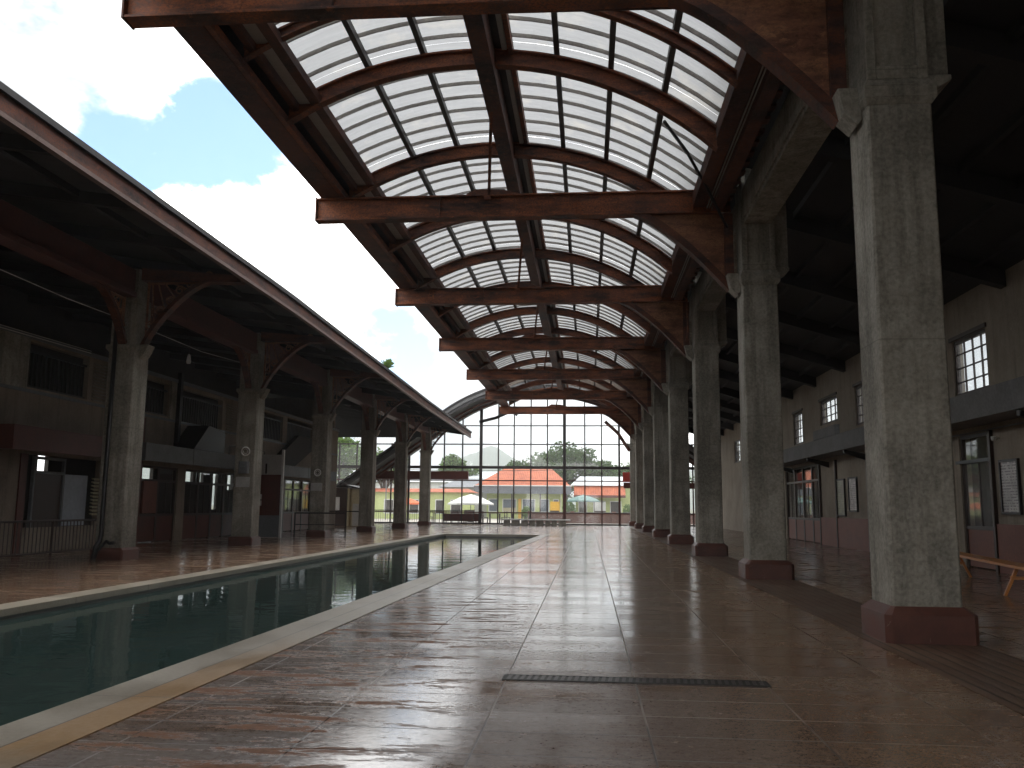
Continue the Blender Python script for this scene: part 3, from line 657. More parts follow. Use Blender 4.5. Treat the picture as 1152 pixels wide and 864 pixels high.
def doorset(par, X, ya, yb_, n, zt, zm, fm='brownwood', lowm='terracotta', pm='glass', leaf=True):
    """glazed timber shopfront with transom lights"""
    w = (yb_ - ya) / n
    for i in range(n):
        a, c = ya + i * w, ya + (i + 1) * w; b = MB()
        b.box(X - .04, X + .04, a, a + .07, 0, zt); b.box(X - .04, X + .04, c - .07, c, 0, zt)
        b.box(X - .04, X + .04, a + .07, c - .07, zt - .08, zt); b.box(X - .045, X + .045, a + .07, c - .07, zm, zm + .08)
        b.box(X - .04, X + .04, a + .07, c - .07, .85, .93)
        d = b.build('door', fm, par)
        q = MB(); q.box(X - .02, X + .02, a + .07, c - .07, .03, .85); q.build('door_panel', lowm, d)
        q = MB(); q.box(X - .004, X + .004, a + .07, c - .07, .93, zm); q.box(X - .004, X + .004, a + .07, c - .07, zm + .08, zt - .08); q.build('pane', pm, d)
        q = MB(); q.box(X - .02, X + .02, (a + c) / 2 - .015, (a + c) / 2 + .015, .93, zm); q.build('glazing_bar', fm, d)
doorset(rb, 8.68, 19.35, 20.95, 1, 2.98, 2.33, pm='glass')
doorset(rb, 8.68, 23.6, 26.6, 2, 2.98, 2.33)
doorset(rb, 8.68, 33.2, 38.9, 4, 2.98, 2.33)
b = MB(); b.box(8.52, 8.56, 19.3, 21.0, 2.33, 2.40); b.build('door_rail', 'greypaint', rb)
# rooms behind, with real daylight windows at the back
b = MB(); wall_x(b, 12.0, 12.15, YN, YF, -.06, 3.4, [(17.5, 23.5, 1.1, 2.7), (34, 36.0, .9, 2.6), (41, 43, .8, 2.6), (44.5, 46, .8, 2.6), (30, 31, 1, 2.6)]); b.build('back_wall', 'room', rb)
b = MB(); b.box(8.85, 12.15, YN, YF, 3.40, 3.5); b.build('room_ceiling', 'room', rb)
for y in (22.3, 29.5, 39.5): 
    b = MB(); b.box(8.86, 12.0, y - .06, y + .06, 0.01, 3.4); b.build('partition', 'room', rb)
b = MB(); b.box(9.6, 10.6, 19.5, 20.1, 0.01, 1.3, 0); b.box(9.5, 10.7, 20.6, 21.2, 0.01, 1.0); b.build('counter', 'orange', rb)
def framed(y0, y1, z0, z1, mat, label):
    g = empty('framed_poster', (8.57, (y0 + y1) / 2, z0), label, 'poster', 'framed posters on the right hand wall')
    b = MB(); t = .05
    b.box(8.54, 8.598, y0, y0 + t, z0, z1).box(8.54, 8.598, y1 - t, y1, z0, z1).box(8.54, 8.598, y0 + t, y1 - t, z0, z0 + t).box(8.54, 8.598, y0 + t, y1 - t, z1 - t, z1)
    b.build('frame', 'iron', g); b = MB(); b.box(8.565, 8.59, y0 + t, y1 - t, z0 + t, z1 - t); b.build('print', mat, g)
framed(18.15, 18.95, 1.2, 2.32, 'poster', 'tall framed notice with rows of print on the wall above the orange bench')
framed(30.05, 31.0, 1.05, 2.3, 'poster2', 'greenish framed notice, the farther of two posters seen left of the nearest column')
framed(28.7, 29.6, 1.2, 2.32, 'poster', 'pale framed notice, the nearer of two posters seen left of the nearest column')
b = MB(); b.lathe([(0.001, 2.72), (.035, 2.73), (.05, 2.77), (.05, 2.82), (.001, 2.83)], (8.50, 18.98, 0), 12); b.box(8.50, 8.6, 18.96, 19.0, 2.78, 2.80)
tag(b.build('wall_lamp', 'white', smooth=True), 'tiny white globe lamp on the wall beside the right hand doorway', 'lamp')

b = MB(); wall_x(b, 0, .25, -20.3, 14, 0, 7.0, [(-9.5, -6.5, 0, 3.2), (-1.5, 1.5, 0, 3.2), (7, 9, 0, 2.6)])  # unseen wall added behind the camera to darken the column fronts
b.v = [(y, YN - .4 + x, z) for x, y, z in b.v]
tag(b.build('added_rear_wall', 'plaster_r'), 'unseen plastered wall with door openings, added behind the camera to cut front light', 'wall')
b = MB(); b.tube([(8.57, 10, 3.0), (8.57, 23.4, 3.0)], .018, 6); b.tube([(8.57, 21.6, 3.0), (8.57, 21.6, 1.3)], .015, 6)
tag(b.build('conduit', 'greypaint'), 'thin grey conduit run along the right wall under the concrete ledge', 'pipe')
b = MB(); b.box(8.52, 8.598, 21.52, 21.68, 1.1, 1.3); tag(b.build('socket_box', 'offwhite', None, .008), 'small pale electrical box on the right wall by the glazed door', 'box')
# orange bench
g = empty('wooden_bench', (6.75, 15.2, 0), 'low varnished orange wooden bench with splayed legs at the right edge', 'bench')
def rotbench(pts, ang=.15, c=(6.72, 15.2)):
    ca, sa = math.cos(ang), math.sin(ang); return [(c[0] + x * ca + y * sa, c[1] - x * sa + y * ca, z) for x, y, z in pts]
def rbox(b, x0, x1, y0, y1, z0, z1):
    vs = [(x, y, z) for z in (z0, z1) for y in (y0, y1) for x in (x0, x1)]
    b.add(rotbench(vs), [(0, 2, 3, 1), (4, 5, 7, 6), (0, 1, 5, 4), (2, 6, 7, 3), (0, 4, 6, 2), (1, 3, 7, 5)])
b = MB(); rbox(b, -.17, .17, -2.0, 3.2, .42, .465); b.build('seat', 'orange', g, .005)
for yy in (-1.2, 2.6):
    for sx in (-1, 1):
        b = MB(); vs = [(sx * .05 - .025, yy - .03, .42), (sx * .05 + .025, yy - .03, .42), (sx * .05 + .025, yy + .03, .42), (sx * .05 - .025, yy + .03, .42),
              (sx * .24 - .02, yy - .03 , 0), (sx * .24 + .02, yy - .03, 0), (sx * .24 + .02, yy + .03, 0), (sx * .24 - .02, yy + .03, 0)]
        b.add(rotbench(vs), [(0, 1, 2, 3), (7, 6, 5, 4), (0, 4, 5, 1), (1, 5, 6, 2), (2, 6, 7, 3), (3, 7, 4, 0)]); b.build('leg', 'orange', g)
    b = MB(); rbox(b, -.15, .15, yy - .018, yy + .018, .24, .29); b.build('stretcher', 'orange', g)

# ------------------------------------------------------------------ left colonnade
def left_column():
    g = empty('concrete_column', (-10.78, 19.25, 0), '', 'column', 'concrete columns on the left pool deck')
    x0, x1, y0, y1 = -11.10, -10.46, 18.93, 19.58
    b = MB(); b.cham(x0 - .07, x1 + .07, y0 - .07, y1 + .07, 0, .22, .04)
    b.frust((x0 - .06, x1 + .06, y0 - .06, y1 + .06), (x0 - .01, x1 + .01, y0 - .01, y1 + .01), .22, .27); b.build('plinth', 'plinth', g)
    b = MB(); b.cham(x0, x1, y0, y1, .27, 4.75, .02); b.build('shaft', 'concrete', g)
    b = MB(); b.frust((x0, x1, y0, y1), (x0 - .05, x1 + .05, y0 - .05, y1 + .05), 4.75, 4.83); b.box(x0 - .05, x1 + .05, y0 - .05, y1 + .05, 4.83, 4.92)
    b.prism([(x1 + .005, 4.62), (x1 + .10, 4.70), (x1 + .22, 4.95), (x1 + .005, 4.95)], 'Y', 19.1, 19.42); b.build('capital', 'concrete', g)
    b = MB(); b.box(x0 + .06, x1 - .06, y0 + .06, y1 - .06, 4.92, 6.75); b.box(x0 + .02, x0 + .14, y0 + .02, y1 - .02, 4.92, 6.05); b.box(x1 - .14, x1 - .02, y0 + .02, y1 - .02, 4.92, 6.05); b.build('upper_shaft', 'concrete', g)
    # steel bracket out towards the eave
    def br(axis, ax0, ax1, z0, z1, a, c_, scroll=True):
        n = 12; inn = []; out = []; s = 1 if ax1 > ax0 else -1
        for i in range(n + 1):
            t = i / n; u = ax0 + (ax1 - ax0) * t; z = z0 + (z1 - z0) * math.sin(t * PI / 2) ** .8
            inn.append((u, z)); out.append((u - s * .05, z + .085))
        b = MB(); b.band(inn, out, axis, a, c_); o = b.build('bracket', 'rust_dark', g)
        q = MB(); m = (a + c_) / 2; w = .02
        for k in range(7):   # pierced scrollwork between brace and post
            t = .10 + .12 * k; u = ax0 + (ax1 - ax0) * t; z = z0 + (z1 - z0) * math.sin(t * PI / 2) ** .8 + .2 + .04 * (k % 2)
            r = .12 if k < 4 else .09
            pts = [(u - s * (.03 + r * .3) + r * math.cos(th) * (1 - th / 13), z + r * math.sin(th) * (1 - th / 13)) for th in [j * .6 for j in range(16)]]
            if axis == 'Y': q.tube([(p[0], m, p[1]) for p in pts], w, 5)
            else: q.tube([(m, p[0], p[1]) for p in pts], w, 5)
        if axis == 'Y':
            q.tube([(ax0 + s * .03, m, z0 + .1), (ax0 + s * .03, m, z1)], .03, 5); q.tube([(ax0, m, z1 - .05), (ax0 + (ax1 - ax0) * .75, m, z1 - .04)], .03, 5)
            for t in (.12, .26, .42, .6): q.tube([(ax0 + (ax1 - ax0) * t, m, z0 + (z1 - z0) * math.sin(t * PI / 2) ** .8), (ax0 + (ax1 - ax0) * t * .55, m, z1 - .05)], .018, 5)
        else:
            q.tube([(m, ax0 + s * .03, z0 + .1), (m, ax0 + s * .03, z1)], .03, 5); q.tube([(m, ax0, z1 - .05), (m, ax0 + (ax1 - ax0) * .75, z1 - .04)], .03, 5)
            for t in (.12, .26, .42, .6): q.tube([(m, ax0 + (ax1 - ax0) * t, z0 + (z1 - z0) * math.sin(t * PI / 2) ** .8), (m, ax0 + (ax1 - ax0) * t * .55, z1 - .05)], .018, 5)
        q.build('scrollwork', 'gusset', o)
    br('Y', x1 + .03, -8.55, 4.86, 6.50, 19.14, 19.36)
    br('X', 18.90, 17.55, 4.9, 6.05, -10.86, -10.68)
    br('X', 19.62, 20.95, 4.9, 6.05, -10.86, -10.68)
    b = MB(); b.prism([(x1 - .06, 6.50), (-8.1, 6.42), (-8.1, 6.58), (x1 - .06, 6.80)], 'Y', 19.10, 19.40); b.build('cantilever', 'rust_dark', g)
    return g
l0 = left_column()
lab_l = ['concrete column nearest on the left deck, with a drainpipe down its side',
 'second concrete column on the left deck, carrying a ring, a box and a pale plate',
 'third concrete column on the left deck, beside the red and grey booth, with a ring',
 'fourth concrete column on the left deck, counted away from the camera',
 'fifth concrete column on the left deck, last but one before the glass wall',
 'farthest concrete column on the left deck, against the far glass wall']
l0['label'] = lab_l[0]
for k in range(1, 6): dup(l0, (0, 7.57 * k, 0), lab_l[k])
b = MB(); b.tube([(-10.92, 18.87, 6.0), (-10.92, 18.87, .55), (-10.92, 18.83, .42), (-10.93, 18.70, .30), (-10.95, 18.66, .0)], .05, 10)
tag(b.build('drainpipe', 'iron', smooth=True), 'black drainpipe running down the front of the nearest left column', 'pipe')
b = MB(); b.tube([(-10.75, 18.80, .42), (-10.60, 18.70, .38), (-10.48, 18.66, .40)], .035, 8); b.tube([(-10.75, 18.80, .42), (-10.92, 18.75, .2), (-10.94, 18.7, 0)], .03, 8)
tag(b.build('hose_stub', 'iron', smooth=True), 'short bent black pipe end at the foot of the nearest left column', 'pipe')

# left pavilion roof
lr = empty('pavilion_roof', (-11, 25, 6.4), 'long dark sloping pavilion roof with pinkish gutter edge on the left', 'roof')
EV = [(YN, 6.84), (10, 6.84), (22, 6.81), (32.4, 6.62), (42, 6.42), (57.9, 6.26)]
def evz(y):
    for (a, za), (c, zc) in zip(EV, EV[1:]):
        if y <= c: return za + (zc - za) * (y - a) / (c - a)
    return EV[-1][1]
yy = [YN + (57.9 - YN) * i / 60 for i in range(61)]
def strip(name, xa, xb, za, zb_, th, mat, par):
    b = MB(); n = len(yy)
    vs = []
    for y in yy:
        e = evz(y); vs += [(xa, y, e + za), (xb, y, e + zb_), (xb, y, e + zb_ + th), (xa, y, e + za + th)]
    fs = []
    for i in range(n - 1):
        for k in range(4): fs.append((i * 4 + k, i * 4 + (k + 1) % 4, (i + 1) * 4 + (k + 1) % 4, (i + 1) * 4 + k))
    fs += [(0, 1, 2, 3), ((n - 1) * 4 + 3, (n - 1) * 4 + 2, (n - 1) * 4 + 1, (n - 1) * 4)]
    b.add(vs, fs); return b.build(name, mat, par)
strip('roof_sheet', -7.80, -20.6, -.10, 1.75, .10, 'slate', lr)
strip('fascia', -7.86, -7.93, -.36, -.36, .26, 'rust_dark', lr)
strip('gutter', -7.84, -7.95, -.43, -.43, .07, 'gutter', lr)
for i in range(27):
    y = YN + .8 + i * 2.52
    if y > 57.6: break
    e = evz(y); b = MB(); b.prism([(-7.95, e - .32), (-7.95, e - .09), (-20.4, e + 1.71), (-20.4, e + 1.48)], 'Y', y - .06, y + .06); b.build('rafter', 'darkwood', lr)
for x in (-9.3, -12.4, -14.0):
    strip('purlin', x - .05, x + .05, -.10 + 1.85 * (-7.8 - x) / 12.8 - .14, -.10 + 1.85 * (-7.8 - x) / 12.8 - .14, .13, 'darkwood', lr)
b = MB(); b.box(-10.95, -10.60, YN, 57.6, 6.18, 6.72); b.box(-11.0, -10.55, YN, 57.6, 6.06, 6.18)
tag(b.build('roof_girder', 'redpaint', None, .006), 'long dark red girder running along the tops of the left columns', 'girder')
b = MB(); b.box(-20.3, -11.2, 57.6, 57.75, 5.85, 7.9); b.build('gable_board', 'darkwood', lr)
# weeds on the eave
b = MB(); random.seed(5)
for i in range(40):
    a = random.uniform(0, 2 * PI); r = random.uniform(.05, .3); h = random.uniform(.15, .45)
    b.add([(-7.95, 33.2, 6.6), (-7.95 + r * math.cos(a) - .03, 33.2 + r * math.sin(a), 6.6 + h), (-7.95 + r * math.cos(a) + .05, 33.2 + r * math.sin(a), 6.6 + h * .8)], [(0, 1, 2)])
tag(b.build('roof_weed', 'leaf2'), 'small tuft of weeds growing on the edge of the left roof', 'plant')

# left pavilion building
lb = empty('pavilion_building', (-14.4, 25, 0), 'two storey beige pavilion with dark shopfronts and balcony openings on the left', 'building')
U = [(15.5, 18.7, 4.2, 5.38), (20.75, 23.45, 4.2, 5.38), (25.3, 28.3, 4.2, 5.3), (29.3, 32.7, 4.1, 5.3), (36.4, 39.5, 4.15, 5.35), (40.1, 44.0, 3.95, 5.4)]
G = [(20.75, 24.5, .62, 2.5), (26.75, 29.3, 0, 2.5), (29.9, 34.6, 0, 2.5), (36.2, 44.2, 0, 2.5), (12, 16, 0, 2.5)]
b = MB(); wall_x(b, -14.5, -14.3, YN, 48.6, 0, 5.45, U + G); b.build('wall', 'plaster', lb)
b = MB(); b.box(-14.34, -14.24, YN, 48.6, 5.44, 5.56); b.build('wall_cap', 'greypaint', lb)
b = MB(); b.box(-14.32, -14.26, YN, 48.6, 4.06, 4.14); b.build('string_course', 'greypaint', lb)
for u in U:
    b = MB(); y = u[0] + .12
    while y < u[1] - .05: b.box(-14.42, -14.38, y - .018, y + .018, u[2] + .06, u[3] - .25); y += .19
    b.box(-14.44, -14.36, u[0], u[1], u[2], u[2] + .06); b.box(-14.44, -14.36, u[0], u[1], u[3] - .25, u[3] - .19)
    b.build('balcony_grille', 'iron' if u[0] < 40 else 'greypaint', lb)
for (a, c, z0, z1) in ((23.65, 24.45, 4.22, 5.35), (33.0, 35.4, 4.05, 5.3), (24.5, 24.55, 0, 0)):
    if z1 == 0: continue
    b = MB(); z = z0
    while z < z1 - .05: b.prism([(-14.30, z), (-14.22, z - .03), (-14.22, z - .01), (-14.30, z + .03)], 'Y', a, c); z += .095
    b.build('louvre', 'concrete', lb)
b = MB(); z = .95
while z < 2.0: b.prism([(-14.29, z), (-14.2, z - .035), (-14.2, z - .01), (-14.29, z + .03)], 'Y', 23.98, 24.45); z += .1
b.build('louvre', 'cream', lb)
for (a, c) in ((19.4, 20.7), (28.35, 28.75)):
    b = MB(); b.box(-14.30, -14.25, a, c, 4.14, 5.44); b.build('pilaster', 'concrete', lb)
b = MB(); b.box(-14.27, -14.13, 28.78, 28.95, 3.1, 5.8); b.build('downpipe', 'iron', lb)
def awn(y0, y1, z0, z1, mat, xo=-13.3):
    b = MB(); b.box(xo - .06, xo, y0, y1, z0, z1); b.box(-14.3, xo - .06, y0, y0 + .06, z0, z1); b.box(-14.3, xo - .06, y1 - .06, y1, z0, z1)
    b.box(-14.3, xo - .06, y0 + .06, y1 - .06, z1 - .08, z1 - .02); return b
awn(19.0, 24.6, 2.5, 3.08, 'redpaint').build('shop_awning', 'redpaint', lb)
awn(25.1, 35.5, 2.56, 3.1, 'greypaint').build('shop_awning', 'greypaint', lb)
awn(36.4, 45.2, 2.52, 3.0, 'greypaint').build('shop_awning', 'greypaint', lb)
b = MB()
for y in (28.3, 31.9, 40.5): b.box(-13.30, -13.296, y - .012, y + .012, 2.55, 3.1)
b.build('awning_seam', 'iron', lb)
b = MB(); b.box(-14.3, -14.22, 25.0, 26.7, 0, 4.0); b.build('door_surround', 'redpaint', lb)
# ground floor infill
b = MB(); b.box(-14.40, -14.26, 20.75, 21.02, 0, 2.5); b.build('door_jamb', 'redpaint', lb)
def dframe(X, ya, yb_, z0, z1, t, mat, name='door_frame', mid=None):
    b = MB(); b.box(X - .04, X + .04, ya, ya + t, z0, z1); b.box(X - .04, X + .04, yb_ - t, yb_, z0, z1); b.box(X - .04, X + .04, ya + t, yb_ - t, z1 - t, z1)
    if mid: b.box(X - .04, X + .04, ya + t, yb_ - t, mid, mid + t)
    return b.build(name, mat, lb)
dframe(-14.36, 21.38, 22.75, .62, 2.46, .07, 'greypaint', mid=2.02)
b = MB(); b.box(-14.40, -14.37, 21.45, 22.68, .62, 2.02); b.build('door', 'brownwood', lb)
b = MB(); b.box(-14.43, -14.39, 22.85, 23.95, .64, 2.04); b.build('white_board', 'bluewhite', lb)
b = MB(); b.box(-14.9, -14.6, 21.05, 21.36, .64, 1.0, 0); b.box(-14.85, -14.7, 21.08, 21.34, 1.3, 1.42); b.build('shelf_goods', 'offwhite', lb)
doorset(lb, -14.40, 26.8, 29.3, 2, 2.5, 1.98, lowm='redpaint')
doorset(lb, -14.40, 29.95, 34.55, 4, 2.5, 1.98, lowm='redpaint')
doorset(lb, -14.40, 36.3, 44.2, 6, 2.5, 1.95, lowm='redpaint')
b = MB(); b.box(-14.37, -14.30, 27.0, 27.9, .95, 2.0); b.build('shutter', 'terracotta', lb)
# inner rooms and floors
b = MB(); wall_x(b, -19.0, -18.85, YN, 48.6, -.06, 8.6, [(28.3, 28.9, 2.1, 2.9), (35.3, 36.3, 2.2, 2.95), (36.4, 36.9, 1.0, 1.9), (39.4, 40.2, 2.2, 2.95), (40.5, 41.3, 2.3, 2.9), (42.4, 43.0, 1.0, 2.95), (44.2, 44.9, 2.0, 2.9)]); b.build('back_wall', 'room', lb)  # openings added on sightlines to put bright bits in the door transoms
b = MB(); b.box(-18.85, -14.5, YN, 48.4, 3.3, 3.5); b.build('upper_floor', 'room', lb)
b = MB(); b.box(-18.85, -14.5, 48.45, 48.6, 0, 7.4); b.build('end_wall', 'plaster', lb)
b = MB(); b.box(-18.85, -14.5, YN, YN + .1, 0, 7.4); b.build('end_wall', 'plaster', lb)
b = MB(); b.prism([(28.5, 3.12), (31.0, 3.12), (31.0, 3.9), (29.6, 4.02)], 'X', -14.2, -13.4)
tag(b.build('awning_hood', 'iron'), 'dark gabled box sitting on top of the long grey shop awning', 'hood')
# stair going up behind the booth
b = MB(); b.prism([(37.5, 3.02), (40.4, 3.02), (43.9, 4.3), (43.9, 4.6), (41.0, 4.6)], 'X', -14.22, -14.0)
tag(b.build('stair_side', 'room'), 'dark sloping stair side beside the upper balcony beyond the booth', 'stair')
# wrought lettering rail above the awning: thin illegible scrolls
b = MB(); b.box(-13.36, -13.34, 31.3, 34.9, 3.42, 3.44)
pts = [(-13.34, 32.2 + .05 * t + .07 * math.sin(t * 1.9), 3.22 + .09 * math.sin(t * 1.1)) for t in range(0, 50)]
b.tube(pts, .012, 5); b.box(-13.36, -13.34, 31.3, 31.32, 3.1, 3.44); b.box(-13.36, -13.34, 34.88, 34.9, 3.1, 3.44)
tag(b.build('wire_sign', 'iron'), 'black wire scroll sign on a thin rail above the grey awning', 'sign')

def railing(name, p0, p1, h, step, mat, label, group=None, z0=.08, posts=True, bars=True, mids=()):
    g = empty(name, (p0[0], p0[1], 0), label, 'railing', group); p0 = Vector((*p0, 0)); p1 = Vector((*p1, 0)); d = p1 - p0; L = d.length; u = d / L; up = Vector((0, 0, 1))
    b = MB(); b.tube([p0 + up * h, p1 + up * h], .028, 6)
    if bars: b.tube([p0 + up * z0, p1 + up * z0], .02, 6)
    for m_ in mids: b.tube([p0 + up * m_, p1 + up * m_], .015, 6)
    b.build('rail', mat, g)
    if bars:
        b = MB(); n = int(L / step)
        for i in range(1, n):
            q = p0 + u * (i * L / n); b.tube([q + up * z0, q + up * h], .013, 5)
        b.build('balusters', mat, g)
    if posts:
        k = max(1, round(L / 2.2))
        for i in range(k + 1):
            q = p0 + u * (i * L / k); b = MB(); b.tube([q, q + up * (h + .02)], .03, 6); b.build('post', mat, g)
    return g
railing('railing', (-12.9, 14.0), (-12.9, 22.2), .83, .145, 'brownwood', 'dark slatted wooden railing at the left edge below the red awning')
railing('railing', (-11.5, 33.6), (-9.55, 33.9), .95, .3, 'iron', 'thin black handrail beside the third left column', bars=False, mids=(.5,))
railing('railing', (-13.6, 44.0), (-11.3, 44.0), .95, .3, 'iron', 'thin black handrail in front of the cream door kiosk', bars=False)
railing('railing', (-20, 60.5), (-8.0, 60.8), .95, .16, 'iron', 'black upright bar fence by the far left glass wall')
# booth panel between second and third columns
g = empty('booth', (-12.6, 33.3, 0), 'red, grey and white painted booth standing behind the second left column', 'booth')
b = MB(); b.box(-13.6, -11.92, 33.0, 33.06, 0.02, .85); b.box(-13.6, -13.54, 33.06, 35, .02, .85); b.build('lower_panel', 'greypaint', g)
b = MB(); b.box(-13.6, -11.92, 33.0, 33.06, .85, 2.42); b.box(-13.6, -13.54, 33.06, 35, .85, 2.42); b.build('middle_panel', 'redpaint', g)
b = MB(); b.box(-13.6, -11.92, 33.0, 33.06, 2.42, 3.2); b.build('upper_panel', 'offwhite', g)
b = MB(); b.box(-11.92, -11.84, 32.98, 33.10, 0, 3.4); b.build('corner_post', 'white', g)
b = MB(); b.box(-13.0, -12.66, 32.97, 33.0, 1.22, 1.66); b.build('notice', 'white', g)
b = MB(); b.box(-12.55, -12.50, 32.95, 32.995, 2.46, 2.85); b.build('latch', 'iron', g)
b = MB(); b.box(-13.02, -12.64, 32.96, 32.97, 1.42, 1.46); b.build('notice_bar', 'iron', g)
# things on columns
def ringobj(y, x, z, label):
    b = MB(); b.tube([(x + .13 * math.cos(t), y, z + .13 * math.sin(t)) for t in [2 * PI * k / 20 for k in range(21)]], .022, 6)
    b.tube([(x + .07 * math.cos(t), y, z + .07 * math.sin(t)) for t in [2 * PI * k / 14 for k in range(15)]], .010, 5)
    tag(b.build('ring', 'white', smooth=True), label, 'ring', 'white rings on the left columns')
ringobj(26.46, -10.75, 2.92, 'white ring fixed high on the second left column above a grey box')
ringobj(34.03, -10.80, 2.55, 'white ring fixed on the third left column above a pale plate')
b = MB(); b.cham(-10.93, -10.60, 26.36, 26.495, 2.22, 2.60, .04); b.box(-10.85, -10.70, 26.35, 26.36, 2.32, 2.34); b.tube([(-10.84, 26.345, 2.44), (-10.70, 26.345, 2.44)], .012, 6)
tag(b.build('meter_box', 'greypaint'), 'small rounded grey box on the second left column below the ring', 'box')
b = MB(); b.box(-11.02, -10.58, 26.475, 26.496, 1.80, 2.12); tag(b.build('plate', 'offwhite', None, .004), 'pale blank plate on the second left column under the grey box', 'plate', 'pale plates on the left columns')
b = MB(); b.box(-11.06, -10.60, 34.045, 34.066, 1.82, 2.14); tag(b.build('plate', 'offwhite', None, .004), 'pale blank plate on the third left column beneath its ring', 'plate', 'pale plates on the left columns')
# pendant lamp and wires
g = empty('pendant_lamp', (-11, 22.75, 6.05), 'white bulb hanging on a cord between the first two left columns', 'lamp')
b = MB(); b.tube([(-11, 22.75, 6.06), (-11, 22.75, 5.35)], .008, 5); b.build('cord', 'iron', g)
b = MB(); b.lathe([(.001, 5.10), (.05, 5.11), (.065, 5.16), (.05, 5.27), (.03, 5.36), (.001, 5.38)], (-11, 22.75, 0), 12); b.build('bulb', 'white', g, smooth=True)
b = MB(); b.tube([(-11, 14.0, 5.62), (-11, 17, 5.56), (-11, 20, 5.6), (-11, 23.5, 5.58), (-11, 26.6, 5.75)], .009, 5); tag(b.build('wire', 'white'), 'thin pale wire strung between the first two left columns', 'wire')
b = MB(); b.tube([(-14.0, 13.0, 5.52), (-14.0, 18, 5.40), (-14.0, 23, 5.46)], .012, 5); b.tube([(-14.0, 13.0, 5.60), (-14.0, 18, 5.46), (-14.0, 23, 5.52)], .008, 5); tag(b.build('wire', 'white'), 'pair of pale wires along the upper storey at the left edge', 'wire')
# kiosk with cream door
g = empty('kiosk', (-14.6, 52.5, 0), 'small dark kiosk with a cream panel door near the far left', 'kiosk')
b = MB(); b.box(-15.6, -14.62, 52.0, 54.5, 0.01, 2.3); b.build('body', 'brownwood', g)
b = MB(); b.box(-14.60, -13.62, 52.06, 54.5, 0.01, 2.24); b.build('side', 'cream', g)
b = MB(); b.box(-14.58, -14.46, 52.0, 52.06, .01, 2.28); b.box(-13.70, -13.62, 52.0, 52.06, .01, 2.1); b.build('frame', 'cream', g)
b = MB(); b.box(-14.25, -13.72, 52.03, 52.06, .03, 1.35); b.build('door', 'offwhite', g)
b = MB(); b.prism([(-15.7, 2.34), (-14.6, 2.40), (-13.5, 2.16), (-13.5, 2.24), (-14.6, 2.50), (-15.7, 2.44)], 'Y', 51.8, 54.6); b.build('roof', 'iron', g)
b = MB(); b.box(-15.45, -15.05, 51.96, 51.998, .95, 1.75); b.build('notice', 'white', g)

# ------------------------------------------------------------------ far end: vault and glass wall
def varc(x):
    cx, R_, cr = -3.2, 11.5, 9.28
    d = abs(x - cx)
    if d <= 6.6: return cr - R_ + math.sqrt(R_ * R_ - d * d)
    return cr - R_ + math.sqrt(R_ * R_ - 43.56) - (d - 6.6) * .70
va = empty('end_vault', (-3.2, 60, 9), 'dark arched roof with grey edge boards in front of the far glass wall', 'roof')
xs = [-17.4 + (8.5 + 17.4) * i / 64 for i in range(65)]
lo = [(x, varc(x)) for x in xs]
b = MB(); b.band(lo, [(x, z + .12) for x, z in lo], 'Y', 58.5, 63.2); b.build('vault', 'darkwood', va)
b = MB(); b.band([(x, z + .0) for x, z in lo], [(x, z + .22) for x, z in lo], 'Y', 58.38, 58.49); b.build('edge_board', 'slate', va)
lr_ = [p for p in lo if p[0] > -11.6]; ll_ = [p for p in lo if p[0] <= -11.2]
b = MB(); b.band([(x, z + .23) for x, z in lr_], [(x, z + .48) for x, z in lr_], 'Y', 58.30, 58.49); b.build('edge_board', 'greycon', va)
b = MB(); b.band([(x, z + .23) for x, z in ll_], [(x, z + .48) for x, z in ll_], 'Y', 58.32, 58.49); b.build('edge_board', 'darkwood', va)
b = MB(); b.band([(x, z + .49) for x, z in lo], [(x, z + .62) for x, z in lo], 'Y', 58.2, 63.2); b.build('roof_sheet', 'slate', va)
for y in (60.0, 61.6):
    b = MB(); b.band([(x, z - .16) for x, z in lo], [(x, z - .004) for x, z in lo], 'Y', y - .06, y + .06); b.build('rib', 'rust_dark', va)
gw = empty('glazed_end_wall', (-3, 62.5, 0), 'tall gridded glass end wall closing the far end of the hall', 'glass wall')
MX = [-19.5, -18.2, -16.9, -15.6, -14.3, -13.0, -11.66, -10.42, -9.08, -7.73, -6.46, -5.32, -4.1, -2.91, -1.68, -.22, .98, 2.23, 3.5, 4.8, 6.1, 7.4, 8.7, 10.0, 11.3, 12.6]
def topz(x): return min(varc(x) + .02, 9.3) if -11.9 < x < 6.0 else 5.8
for x in MX:
    w = .11 if x in (-7.73, -1.68) else (.075 if x in (-19.5, -13.0, 2.23) else .045)
    b = MB(); t = topz(x)
    if x > -1.7 or x in (-7.73, -10.42, -9.08): 
        b.box(x - w, x + w, 62.40, 62.54, 0, min(3.12, t)); b.build('mullion', 'redmullion' if x > -1.7 else 'darkmullion', gw)
        b = MB(); b.box(x - w, x + w, 62.40, 62.54, 3.12, t); b.build('mullion', 'darkmullion', gw)
    else: b.box(x - w, x + w, 62.40, 62.54, 0, t); b.build('mullion', 'darkmullion', gw)
def hx(z):
    if z < 5.75: return -19.5, 12.6
    xs2 = [x for x in [q * .05 for q in range(-240, 120)] if varc(x) > z]
    return min(xs2), max(xs2)
for z, t in ((.05, .05), (.84, .04), (3.12, .04), (4.07, .10), (5.74, .04), (7.09, .035)):
    a, c = hx(z); b = MB(); b.box(a, c, 62.385, 62.555, z - t, z + t); b.build('transom', 'darkmullion' if z > 3.5 or z < .2 else 'redmullion', gw)
